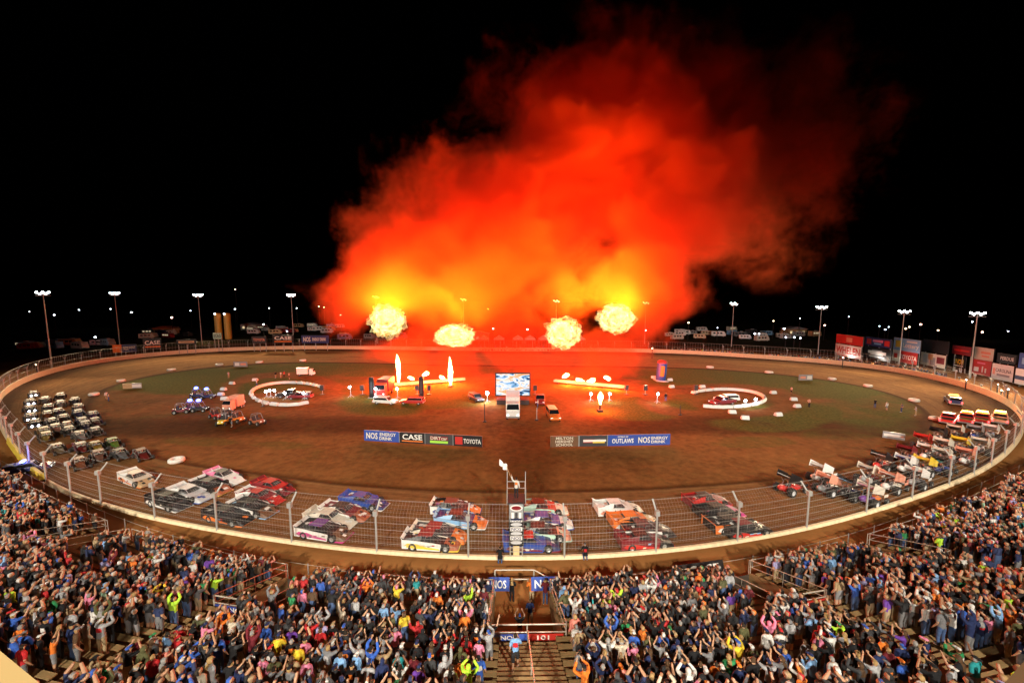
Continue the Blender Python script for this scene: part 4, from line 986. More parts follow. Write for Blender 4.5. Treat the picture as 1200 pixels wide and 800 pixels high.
# inner berm marker tyres, painted white
def tyre(px, py, label, s=1.0, col=(.8, .78, .72)):
    p = at(px, py); t = thing('track_marker', label, 'track marker', p, 0, 'white painted marker tyres along the inside berm')
    mb = MB(); mb.lathe([(.45*s, .02), (.78*s, .0), (.9*s, .12), (.9*s, .40), (.78*s, .52), (.45*s, .5), (.42*s, .26), (.45*s, .02)], paint(col, .7, 0, .35), 20); mb.build('casing', t)
    mb = MB(); mb.lathe([(.43*s, .06), (.43*s, .1), (.001, .1)], M_TYRE, 16); mb.build('inner_shadow_plug', t)
for px, py, lab in ((207,541,'big white marker tyre on the near left berm'),(110,463,'white marker tyre at the left end of the berm'),(142,447,'white marker tyre on the upper left berm by the brown board'),(201,434,'white marker tyre on the far left berm'),(257,428,'white marker tyre far berm, left of the ring'),(304,425,'white marker tyre far berm, above the left ring'),(355,423,'white marker tyre far berm, beside the smoke'),
   (832,431,'white marker tyre far berm, right of the inflatable tower'),(901,437,'white marker tyre far berm, above the right oval'),(975,445,'white marker tyre on the upper right berm'),(1017,453,'white marker tyre right of the upper right berm banner'),(1071,470,'white marker tyre near the pace pickup'),(1096,492,'white marker tyre next to the leftmost red pickup')):
    tyre(px, py, lab, 1.0 if py > 440 else 1.2)
# two black columns, inflatable tower, video screen
for px, yb, yt, lab in ((436,466,442,'left slim black advertising column by the infield cars'),(494,466,441,'right slim black advertising column by the infield cars')):
    b = at(px, yb); h = at_y(px, yt, b.y).z
    t = thing('banner_column', lab, 'banner column', b, 0, 'black advertising columns')
    mb = MB(); mb.hexa([(-.5, -.25, .12), (.5, -.25, .12), (.5, .25, .12), (-.5, .25, .12), (-.5, -.2, h), (.5, -.2, h), (.5, .2, h), (-.5, .2, h)], P('black')); mb.build('sleeve', t, bevel=.05)
    mb = MB(); mb.box((0, 0, .06), (1.5, .9, .12), M_GALV); mb.build('base', t)
    mb = MB(); mb.add([(-.2, -.262, 1), (.2, -.262, 1), (.2, -.215, h*.8), (-.2, -.215, h*.8)], [(0,1,2,3)], P('charcoal')); mb.build('printed_panel', t)
b = at(774, 446); h = at_y(774, 422, b.y).z
t = thing('inflatable_tower', 'leaning blue inflatable tower with red cap in the infield', 'inflatable tower', b)
t.rotation_euler = (0, R(4), 0)
mb = MB(); mb.lathe([(1.05, 0), (1.25, .3), (1.22, h*.5), (1.2, h*.86)], P('blue', .5, .1), 20); mb.build('tube', t)
mb = MB(); mb.lathe([(1.2, h*.862), (1.22, h*.93), (.9, h), (.001, h*1.02)], P('red', .5, .1), 20); mb.build('cap', t)
mb = MB(); mb.add([(x, -math.sqrt(1.27**2 - x*x), z) for z in (h*.25, h*.75) for x in (-.7, -.35, 0, .3)], [(0,1,5,4),(1,2,6,5),(2,3,7,6)], P('orange', .5, .1)); mb.build('printed_panel', t)
mb = MB(); mb.box((0, 0, .12), (3.0, 3.0, .24), P('silver')); mb.build('base', t)
# video screen on its truck
def scr_mat():
    m = bpy.data.materials.new('video picture'); n, l = nodes_of(m); n.remove(n['Principled BSDF'])
    tc = n.new('ShaderNodeTexCoord'); w = n.new('ShaderNodeTexNoise'); w.inputs['Scale'].default_value = 1.1; w.inputs['Detail'].default_value = 4; w.inputs['Distortion'].default_value = 1.2
    mp = n.new('ShaderNodeMapping'); mp.inputs['Rotation'].default_value = (0, .5, 0); mp.inputs['Scale'].default_value = (.35, 1, 1.0); l.new(tc.outputs['Object'], mp.inputs[0]); l.new(mp.outputs[0], w.inputs['Vector'])
    r = n.new('ShaderNodeValToRGB'); e = r.color_ramp.elements; e[0].position = .36; e[0].color = (.02, .05, .12, 1); e[1].position = .5; e[1].color = (1, .95, .9, 1)
    k = e.new(.62); k.color = (1, .35, .08, 1); k = e.new(.70); k.color = (1, .9, .8, 1); k = e.new(.42); k.color = (.25, .5, .8, 1)
    l.new(w.outputs[0], r.inputs[0]); em = n.new('ShaderNodeEmission'); em.inputs[1].default_value = 1.2; l.new(r.outputs[0], em.inputs[0]); l.new(em.outputs[0], n['Material Output'].inputs[0]); return m
b = at(601, 474); zb, zt = at_y(600, 463, b.y).z, at_y(600, 438, b.y).z; hw = (at_y(620, 450, b.y).x - at_y(581, 450, b.y).x) / 2
t = thing('video_screen', 'large lit video screen raised over the infield between the fires', 'video screen', b)
mb = MB(); mb.box((0, .4, (zb+zt)/2), (hw*2+.4, .6, zt-zb+.4), M_DARK); mb.build('cabinet', t)
mb = MB(); mb.add([(-hw, .08, zb), (hw, .08, zb), (hw, .08, zt), (-hw, .08, zt)], [(0,1,2,3)], scr_mat()); mb.build('picture', t)
mb = MB(); mb.box((0, .9, zb/2), (1.4, 1.4, zb), M_GALV); mb.build('mast', t)
mb = MB(); mb.box((0, 1.0, .5), (6.5, 2.3, .9), P('charcoal')); mb.build('trailer', t)
lamp('screen_light', 'POINT', b + Vector((0, -1.5, (zb+zt)/2)), PW_WORK * .35, (1, .8, .7), 1.5)
# semi truck and infield vehicles
def box_truck(px, py, rz, cabcol, boxcol, label, L=7.0, name='box_truck', cat='truck', hood=False):
    t = thing(name, label, cat, at(px, py), rz)
    mb = MB(); mb.box((-L/2 + .6, 0, 2.25), (L, 2.5, 2.7), P(boxcol)); mb.build('cargo_box', t, bevel=.04)
    mb = MB()
    loft(mb, [(1.25, 1.2, 1.15, .6, 3.1), (2.6, 1.2, 1.1, .6, 2.9), (3.0, 1.2, 1.15, .6, 1.8)] if not hood else [(1.25, 1.2, 1.15, .6, 3.1), (2.1, 1.2, 1.1, .6, 2.9), (2.5, 1.1, 1.05, .6, 1.9), (3.9, .95, .9, .6, 1.7)], P(cabcol)); c_ = mb.build('cab', t, bevel=.05)
    gl = paint((.01, .012, .015), .08, 0, .05)
    x0, x1 = (2.62, 3.01) if not hood else (2.12, 2.52)
    mb = MB(); mb.add([(x0, -1.0, 2.8), (x1, -1.08, 1.95), (x1, 1.08, 1.95), (x0, 1.0, 2.8)], [(0,1,2,3)], gl); mb.v = [(x + .03, y, z + .02) for x, y, z in mb.v]; mb.build('windscreen', c_)
    xf = 3.02 if not hood else 3.92
    for s in (-1, 1):
        mb = MB(); mb.box((xf, s*.85, 1.0), (.08, .34, .26), glow((1, .95, .85), 3.0)); mb.build('headlight', t)
    mb = MB(); mb.box((xf + .02, 0, .65), (.12, 2.3, .3), M_RIM); mb.build('bumper', t)
    for x in (2.2, -L/2 - .4, -L + 1.6):
        for y in (-1.0, 1.0): wheel(t, x, y, .48, .32)
    return t
box_truck(601, 487, R(-90), 'white', 'white', 'white semi tractor facing the grandstand below the video screen', 5.5, 'semi_truck', 'truck')
pickup(648, 490, 'orange', 'white fronted orange utility truck right of the white semi', False, rz=R(-85), tail=1, cap=True, name='utility_truck', cat='truck')
pickup(633, 472, 'maroon', 'dark red small truck behind the semi, in the smoke', False, rz=R(-95), tail=1, name='utility_truck', cat='truck')
pickup(558, 469, 'charcoal', 'dark sport utility vehicle left of the lone misty work light', False, rz=R(-60), cap=True, tail=1, name='parked_car', cat='car')
pickup(452, 473, 'white', 'white car parked under the leftmost black column', False, rz=R(-10), cap=True, tail=1, name='parked_car', cat='car')
pickup(483, 473, 'red', 'red and dark car parked under the right black column', False, rz=R(175), cap=True, tail=1, name='parked_car', cat='car')
box_truck(450, 463, R(-90), 'red', 'maroon', 'red truck between the two black columns', 4.5)
pickup(341, 465, 'black', 'black pickup inside the left barrier ring', False, rz=R(190), tail=1)
pickup(352, 467, 'maroon', 'dark red car inside the left barrier ring', False, rz=R(185), tail=1, cap=True, name='parked_car', cat='car')
pickup(846, 474, 'maroon', 'dark red truck inside the right barrier oval', False, rz=R(200), tail=2)
pickup(851, 470, 'white', 'white car behind the dark red truck in the oval', False, rz=R(185), tail=1, cap=True, name='parked_car', cat='car')
WT = box_truck(360, 440, R(10), 'white', 'white', 'white truck at the back of the left ring near its end', 4.5)
AMB = box_truck(276, 479, R(-95), 'salmon', 'salmon', 'pale red ambulance among the infield buggies', 2.4, 'ambulance', 'ambulance')
AMB.scale = (.72,) * 3; WT.scale = (.62,) * 3
for o in [o for o in COL.objects if o.name.startswith('parked_car')]: o.scale = (.88, .88, .82)
# lamps that light the two-storey boards
for i, q in enumerate(((992,424),(1026,426),(1060,431),(1093,437),(1124,445),(1150,454),(1176,462))):
    b = at(*q); t = thing('sign_lamp', f'small spotlight on the ground below the {["first","second","third","fourth","fifth","sixth","seventh"][i]} stack of billboards from the left', 'spotlight', b, 0, 'spotlights below the billboards')
    mb = MB(); mb.bar((0,0,0), (0,0,.5), .08, M_DARK, 6); mb.build('stand', t); mb = MB(); mb.lathe([(.001,.45),(.25,.5),(.3,.7)], M_DARK, 10); h_ = mb.build('lamp_housing', t); mb = MB(); mb.lathe([(.001,.66),(.27,.66)], glow((1,.95,.85), 6), 10); mb.build('lens', h_)
    lamp('sign_light', 'POINT', b + Vector((0, 0, 1.4)), 420, (1, .92, .8), .3)
# infield quads with riders
def quad(px, py, rz, col, label, blue=False):
    t = thing('utility_buggy', label, 'buggy', at(px, py), rz, 'infield utility buggies')
    mb = MB(); loft(mb, [(-1.3, .55, .5, .45, .95), (-.2, .6, .55, .35, .7), (.7, .58, .5, .4, .95), (1.3, .45, .35, .45, .75)], P(col)); mb.build('body', t, bevel=.04)
    mb = MB()
    for s in (-1, 1): mb.bar((-.9, s*.55, .9), (-.7, s*.5, 1.8), .04, M_CAGE); mb.bar((.6, s*.55, .9), (.2, s*.5, 1.8), .04, M_CAGE); mb.bar((-.7, s*.5, 1.8), (.2, s*.5, 1.8), .04, M_CAGE)
    mb.bar((-.7, -.5, 1.8), (-.7, .5, 1.8), .04, M_CAGE); mb.bar((.2, -.5, 1.8), (.2, .5, 1.8), .04, M_CAGE); mb.build('roll_cage', t)
    mb = MB(); mb.box((-.3, 0, .85), (.5, 1.0, .2), M_SEAT); mb.box((-.55, 0, 1.15), (.14, 1.0, .6), M_SEAT); mb.build('seat', t)
    for x in (.9, -.9):
        for y in (-.65, .65): wheel(t, x, y, .36, .3)
    for s in (-1, 1):
        mb = MB(); mb.box((1.28, s*.3, .72), (.08, .16, .12), glow((1, .95, .85), 1.5)); mb.build('headlight', t)
    if blue:
        mb = MB(); mb.lathe([(.001, -.2), (.30, -.12), (.38, .05), (.25, .25), (.001, .32)], glow((.10, .16, 1.0), 14), 12, (-.2, 0, 2.1)); mb.build('beacon', t)
        lamp('blue_beacon', 'POINT', at(px, py) + Vector((0, 0, 2.8)), PW_BEACON * 1.2, (.1, .15, 1), .3)
for a in ((232,466,0.2,'navy','navy buggy with blue beacon, back pair left',True),(244,467,.2,'navy','navy buggy with blue beacon, back pair right',True),(213,484,.4,'maroon','dark red buggy at the left end of the infield group'),(225,482,.1,'navy','navy buggy with blue beacon, front pair left',True),(235,482,.1,'charcoal','charcoal buggy with blue beacon, front pair right',True),
          (254,490,-.5,'red','red buggy beside the ambulance'),(262,497,-1.3,'yellow','yellow fronted buggy facing the stand'),(267,490,-.6,'black','black buggy behind the yellow fronted one'),(279,494,-.4,'orange','orange and black buggy right of the ambulance'),(302,497,-.4,'rust','rust coloured buggy alone at the right of the group')): quad(*a)
POL = pickup(35, 553, 'navy', 'police car with blue lights on the dirt by the left gate', True, rz=R(35), cap=True, name='police_car', cat='police car', bar_col=(.1, .15, 1), s=25); POL.scale = (.75,) * 3
# flame curtain rails (lit fence lines)
for (a, b, lab) in (((449,455),(545,447),'lit white rail of flame burners left of the screen'),((649,449),(735,457),'lit white rail of flame burners right of the screen')):
    A, B = at(*a), at(*b); t = thing('burner_rail', lab, 'burner rail', (A+B)/2, 0, 'burner rails'); M_ = (A+B)/2
    mb = MB(); d = (B - A).normalized(); rot = Matrix((d, Vector((-d.y, d.x, 0)), Vector((0, 0, 1)))).transposed()
    mb.box((0, 0, .7), ((B-A).length, .4, .6), paint((.45, .40, .32), .6, 0, .3), rot); mb.build('rail', t)
    mb = MB(); n = 8
    for k in range(n): mb.box((A - M_).lerp(B - M_, (k + .5) / n) + Vector((0, 0, .16)), (.2, .8, .32), M_DARK, rot)
    mb.build('feet', t)
    mb = MB(); mb.box((0, 0, 1.05), ((B-A).length * .96, .16, .06), glow((1, .66, .25), 1.3), rot); mb.build('flame_strip', t)
    for k in range(3): lamp('burner_light', 'POINT', A.lerp(B, .2 + .3 * k) + Vector((0, -1.2, 2.2)), PW_JET * 1.1, (1, .07, .01), .8)
for i, (px, py, yb, s, lab) in enumerate(((482,443,448,.9,'small flame tongue at the left rail, nearest the jets'),(499,438,447,1.0,'floating flame scrap between the two jets'),(518,442,447,.9,'flame tongue just left of the tall jet'),(663,440,450,1.0,'flame scrap above the right rail, left end'),(680,446,450,1.2,'left flame tongue on the right rail'),(693,446,451,1.2,'right flame tongue on the right rail'),(712,443,451,1.0,'flame tongue on the right rail under the highest fireball'))):
    b = at(px, yb); c = at_y(px, py, b.y); o = blob('flame_tongue', c, s*.85, s*.4, s*.42, .5, 1.8, M_JET, 20 + i, 3); o.rotation_euler = (0, R(-25 if i % 2 else 25), 0); tag(o, lab, 'flame', 'flame tongues on the burner rails')
# slim marker posts
for i, (px, yb, h, lab) in enumerate(((568,494,3.2,'thin dark post standing in the mist left of the semi'),(629,492,2.2,'white marker post between semi and utility truck'),(797,486,1.8,'short white marker post below the right grass'),(308,476,1.6,'short post below the left ring'))):
    t = thing('marker_post', lab, 'post', at(px, yb), 0, 'infield marker posts'); mb = MB(); mb.bar((0,0,.1), (0,0,h), .07, M_GALV if i % 2 else M_DARK, 8); mb.build('shaft', t); mb = MB(); mb.lathe([(.35, 0), (.35, .1), (.1, .14)], M_DARK, 10); mb.build('base', t)
# loudspeaker boxes along the rails
for i, px in enumerate((378, 425, 489, 503, 734, 756, 815, 627)):
    t = thing('speaker_box', f'small dark loudspeaker on a stand {["left of the red ground patch","left of the leftmost black column","left of the right black column","right of the right black column","right of the torch lights","further right of the torch lights","at the left tip of the right oval","right of the video screen"][i]}', 'speaker', at(px, 462), 0, 'small loudspeakers on stands')
    mb = MB(); mb.box((0, 0, 1.5), (.8, .6, 1.1), P('charcoal')); mb.build('cabinet', t); mb = MB(); mb.bar((0, 0, 0), (0, 0, 1), .06, M_GALV, 6); mb.box((0, 0, .04), (.9, .9, .08), M_DARK); mb.build('stand', t)

# ---- beyond the far wall: silos, tents, campers, cars, distant lamps
for px, lab in ((257,'left one of the twin orange silos beyond the far turn'),(268,'right one of the twin orange silos beyond the far turn')):
    b = at(px, 397); h = at_y(px, 367, b.y).z; t = thing('silo', lab, 'silo', b, 0, 'twin silos')
    mb = MB(); mb.lathe([(1.6, 0), (1.6, h*.94), (1.4, h), (.001, h*1.02)], paint((.62, .30, .05), .5, 0, .3), 20); mb.build('shell', t)
    mb = MB(); mb.bar((-.3, -1.75, 0), (-.3, -1.75, h), .05, M_GALV, 5); mb.bar((.3, -1.75, 0), (.3, -1.75, h), .05, M_GALV, 5); mb.build('ladder', t)
    mb = MB(); mb.lathe([(.001, -.4), (.4, -.1), (.4, .2), (.001, .4)], glow((.7, .8, 1), 12), 8, (0, -1.9, h*.98)); mb.build('lamp', t)
lamp('yard_lamp', 'POINT', at(262, 399) + Vector((0, -9, 6)), 2500, (1, .75, .35), .5)
for i, px in enumerate((567, 585, 607, 621, 637, 679)):
    b = at(px, 403); t = thing('canopy_tent', f'white peaked tent, {["leftmost of the row","second of the row from the left","third of the row from the left","fourth of the row from the left","fifth of the row from the left","rightmost of the row"][i]} beyond the far straight', 'tent', b, 0, 'white canopy tents beyond the far straight')
    mb = MB(); mb.add([(-2.4,-2.4,2.6),(2.4,-2.4,2.6),(2.4,2.4,2.6),(-2.4,2.4,2.6),(0,0,4.3),(-2.4,-2.4,2.2),(2.4,-2.4,2.2),(2.4,2.4,2.2),(-2.4,2.4,2.2)], [(0,1,4),(1,2,4),(2,3,4),(3,0,4),(5,6,1,0),(6,7,2,1),(7,8,3,2),(8,5,0,3)], paint((.8,.78,.74), .7, 0, .1)); mb.build('roof', t)
    mb = MB()
    for x in (-2.3, 2.3):
        for y in (-2.3, 2.3): mb.bar((x, y, 0), (x, y, 2.3), .05, M_GALV, 5)
    mb.build('legs', t)
def camper(px, py, s, col, label, lit=False):
    t = thing('camper_van', label, 'camper', at(px, py), R(random.uniform(-25, 25)), 'campers parked beyond the far turns')
    mb = MB(); loft(mb, [(-3.6*s, 1.2*s, 1.15*s, .5*s, 3.0*s), (2.6*s, 1.2*s, 1.15*s, .5*s, 3.0*s), (3.5*s, 1.15*s, 1.0*s, .6*s, 1.7*s)], P(col, .4, .2)); b_ = mb.build('body', t)
    for x in (-2.2, -.4, 1.2):
        mb = MB(); mb.box((x*s, -1.21*s, 2.0*s), (1.1*s, .05, .7*s), glow((1, .8, .5), .5) if lit else paint((.01,.012,.015), .1, 0, .05)); mb.build('window', b_)
    mb = MB(); mb.box((.5*s, 0, 3.12*s), (1.2*s, .9*s, .25*s), P('silver')); mb.build('roof_unit', t)
    for x in (2.3, -2.3):
        for y in (-1, 1): wheel(t, x*s, y*s, .42, .3)
cols = ['white', 'silver', 'cream', 'grey', 'charcoal', 'white', 'tan', 'navy', 'maroon', 'skyblue']
words = {'white':'white','silver':'silver','cream':'cream','grey':'grey','charcoal':'dark','tan':'tan','navy':'navy','maroon':'dark red','skyblue':'pale blue'}
rr = random.Random(5); seen_lab = {}
LAND = [(30,130,404,411,'left of the first billboards'),(165,235,388,397,'behind the far left billboards'),(275,345,383,392,'right of the silos'),(345,405,380,391,'beside the left edge of the smoke'),(400,470,392,399,'behind the leftmost fireball'),(770,860,388,398,'right of the smoke'),(865,960,392,400,'beyond the right straight')]
for k in range(84):
    x0, x1, y0, y1, where = LAND[k % len(LAND)]; c_ = rr.choice(cols); lit = rr.random() < .14
    base = f'{words[c_]} camper {"with lit windows " if lit else ""} {where}'; seen_lab[base] = seen_lab.get(base, 0) + 1
    n = seen_lab[base]
    if n > 1: c2 = ['near the fence', 'further out', 'among others', 'by a lamp', 'at an angle', 'in the next row', 'in the last row'][min(n - 2, 6)]; base += ', ' + c2
    camper(rr.uniform(x0, x1), rr.uniform(y0, y1), rr.uniform(.75, 1.1), c_, base, lit)
for px, py, lab in ((195,391,'long orange roofed shed behind the black far left billboard'),(295,386,'long white shed right of the silos'),(930,392,'long low dark building beyond the right straight'),(560,399,'low building behind the second fireball')):
    t = thing('shed', lab, 'shed', at(px, py)); w = 11
    mb = MB(); mb.box((0, 0, 1.7), (w, 6, 3.4), P('tan' if px != 295 else 'white')); mb.build('wall', t)
    mb = MB(); mb.prism([(-w/2-.4, 3.42), (-w/2-.4, 3.6), (0, 4.9), (w/2+.4, 3.6), (w/2+.4, 3.42)], -3.4, 3.4, P('rust' if px == 195 else 'grey')); mb.build('roof', t)
    for x in (-3.5, 0, 3.5):
        mb = MB(); mb.box((x, -3.02, 1.6), (1.4, .06, 1.4), glow((1, .75, .4), .8)); mb.build('window', t)
DL = [(37,365,.8,1),(66,369,1.4,0),(95,363,1,0),(113,395,1.8,0),(132,362,1,0),(156,366,1.4,0),(203,372,1.8,2),(225,364,1,0),(277,362,1.2,0),(310,380,1.4,0),(317,361,1,0),(349,361,1,0),(375,359,1,3),(400,369,1.2,3),(337,388,1.2,0),(381,360,.9,3),(578,385,1.6,0),(618,386,1.8,0),(572,362,1.2,3),(806,378,1.4,3),(756,387,1.6,0),
      (840,384,.9,0),(905,376,1.2,3),(918,385,1.8,0),(936,373,.9,0),(965,381,1.5,2),(993,371,.9,0),(1029,382,.9,0),(1036,386,1.3,0),(1040,383,.9,0),(1060,385,1.4,3),(1064,383,1.4,3),(1077,380,1.8,2),(1098,387,1.4,3),(1137,377,1.3,0),(1150,389,1.7,2),(920,395,1.4,0),(930,395,1.6,0),(937,396,1.4,0),(884,391,1.6,0),(889,391,1.3,0),(1180,388,1.1,0),(279,339,.9,2),(764,408,1.2,3),(987,419,1.3,2),(1131,445,1.1,0),(1168,450,1.2,3),(1172,457,1.3,3),(1180,456,1.5,0),(44,427,1.6,3),(53,529,0,0)]
tint = {0:((.75,.85,1),'bluish white'),1:((.8,.85,.9),'faint white'),2:((1,.55,.42),'reddish'),3:((1,.72,.42),'warm orange')}
DLW = ['at the far left', 'above the left parking field', 'near the silos', 'beside the smoke', 'inside the smoke', 'right of the smoke', 'above the right billboards', 'over the right corner']
used = {}
ordw = ['','second ','third ','fourth ','fifth ','sixth ','seventh ','eighth ','ninth ','tenth ','eleventh ','twelfth ']
for px, py, s, k in sorted(DL):
    if s == 0: continue
    yb = min(py + 20, 399) if py < 395 else py + 12
    b = at(px, max(yb, 385)); z = at_y(px, py, b.y).z; s = s * b.y / 470 * .62
    wi = DLW[0 if px < 100 else 1 if px < 215 else 2 if px < 320 else 3 if px < 410 else 4 if px < 700 else 5 if px < 945 else 6 if px < 1120 else 7]
    key = (k, wi); used[key] = used.get(key, 0) + 1
    lab = f'{ordw[used[key]-1]}distant {tint[k][1]} lamp on a mast {wi}' + ('' if used[key] > 1 else ', first one')
    t = thing('distant_lamp', lab, 'distant lamp', b, 0, 'distant lamps beyond the track')
    mb = MB(); mb.bar((0, 0, 0), (0, 0, max(.3, z - s)), .12, M_DARK, 6); mb.build('mast', t)
    mb = MB(); mb.lathe([(.001, -s*.8), (s*.7, -s*.5), (s, 0), (s*.7, s*.5), (.001, s*.8)], glow(tint[k][0], 14), 10, (0, 0, z)); mb.build('bulb', t)
# ------------------------------------------------------------------ grandstand: curved bleachers with openings
Z0, RISE, PITCH_R = 1.2, .30, .75
FR_PX = [(-70,525),(0,563),(60,591),(130,622),(215,650),(300,671),(400,687),(500,694),(600,697),(700,694),(800,685),(880,672),(960,653),(1030,632),(1100,606),(1200,568),(1270,532)]
fpw = np.array([at(x, y, Z0)[:2] for x, y in FR_PX]); k = np.argsort(fpw[:, 0]); fpw = fpw[k]
co = np.polyfit(fpw[:, 0], fpw[:, 1], 4); 
xs = np.linspace(-92, 92, 1600); ys = np.polyval(co, np.clip(xs, -84, 84))
FC = [Vector((x, y, 0)) for x, y in zip(xs, ys)]
LS = [0.0]
for a, b in zip(FC, FC[1:]): LS.append(LS[-1] + (b - a).length)
s_mid = np.interp(0, xs, LS); LS = np.array(LS) - s_mid
def front(s):
    x = float(np.interp(s, LS, xs)); y = float(np.interp(s, LS, ys)); x2 = float(np.interp(s + .6, LS, xs)); y2 = float(np.interp(s + .6, LS, ys)); x1 = float(np.interp(s - .6, LS, xs)); y1 = float(np.interp(s - .6, LS, ys))
    T = Vector((x2 - x1, y2 - y1, 0)).normalized(); return Vector((x, y, 0)), T, Vector((T.y, -T.x, 0))   # outward = away from the track
def sp(s, d, z):
    c, T, N = front(s); c = c + N * d; c.z = z; return c
def rowz(kk): return Z0 + RISE * kk
NROW = 31
def s_at(px, py, z=Z0):
    p = at(px, py, z); return float(np.interp(p.x, xs, LS))
VOM = [(s_at(612, 700), 3.7, 7, 1.3), (s_at(352, 690), 3.0, 6, .9), (s_at(866, 688), 3.0, 6, .9), (s_at(150, 622), 3.4, 5, .9), (s_at(1000, 645), 3.4, 5, .9)]   # s, width, rows open, aisle half width
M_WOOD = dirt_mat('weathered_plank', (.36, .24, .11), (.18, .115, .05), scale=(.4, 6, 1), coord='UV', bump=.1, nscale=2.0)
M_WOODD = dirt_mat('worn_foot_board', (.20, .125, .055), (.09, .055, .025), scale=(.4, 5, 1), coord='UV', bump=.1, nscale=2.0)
stand = thing('grandstand', 'curved wooden bleacher grandstand packed with spectators facing the track', 'grandstand', (0, 0, 0))
def board(name, k_, d0, d1, z0, z1, m, gaps):
    vs, fs, uv = [], [], []
    cuts = [-86.0]
    for a, b in sorted(gaps): cuts += [a, b]
    cuts.append(86.0)
    for i in range(0, len(cuts), 2):
        a, b = cuts[i], cuts[i+1]
        if b - a < .3: continue
        n = max(1, int((b - a) / 1.2)); o = len(vs)
        for j in range(n + 1):
            s = a + (b - a) * j / n
            for d, z in ((d0, z0), (d1, z0), (d1, z1), (d0, z1)): vs.append(sp(s, d, z)); uv.append((s, d + z))
        for j in range(n):
            for q in range(4): fs.append((o+4*j+q, o+4*j+4+q, o+4*j+4+(q+1) % 4, o+4*j+(q+1) % 4))
        fs += [(o, o+1, o+2, o+3), (o+4*n+3, o+4*n+2, o+4*n+1, o+4*n)]
    me = bpy.data.meshes.new(name); me.from_pydata(vs, [], fs); me.materials.append(m)
    ul = me.uv_layers.new(name='UVMap'); li = np.zeros(len(me.loops), dtype=np.int32); me.loops.foreach_get('vertex_index', li)
    ul.data.foreach_set('uv', np.array(uv, dtype=np.float32)[li].ravel())
    o = bpy.data.objects.new(name, me); COL.objects.link(o); o.parent = stand; return o
for k_ in range(NROW):
    g = [(s - w/2, s + w/2) if k_ <= n else (s - a, s + a) for s, w, n, a in VOM]
    z = rowz(k_); d = k_ * PITCH_R
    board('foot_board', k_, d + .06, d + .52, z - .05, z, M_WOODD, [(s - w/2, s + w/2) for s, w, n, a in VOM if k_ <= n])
    board('seat_plank', k_, d + .56, d + .84, z + .38, z + .43, M_WOOD, g)
# skirt at the front of the stand
board('front_skirt', 0, -.02, .05, 0.05, Z0 - .06, paint((.05, .035, .025), .8, 0, .3), [(VOM[0][0] - VOM[0][1]/2, VOM[0][0] + VOM[0][1]/2)])
# sub-frame under the boards so that nothing shows through
vs = []; n = 150
for i in range(n + 1):
    s = -86 + 172 * i / n
    for d, z in ((.9, Z0 - .35), (NROW * PITCH_R, rowz(NROW) - .45)): vs.append(sp(s, d, z))
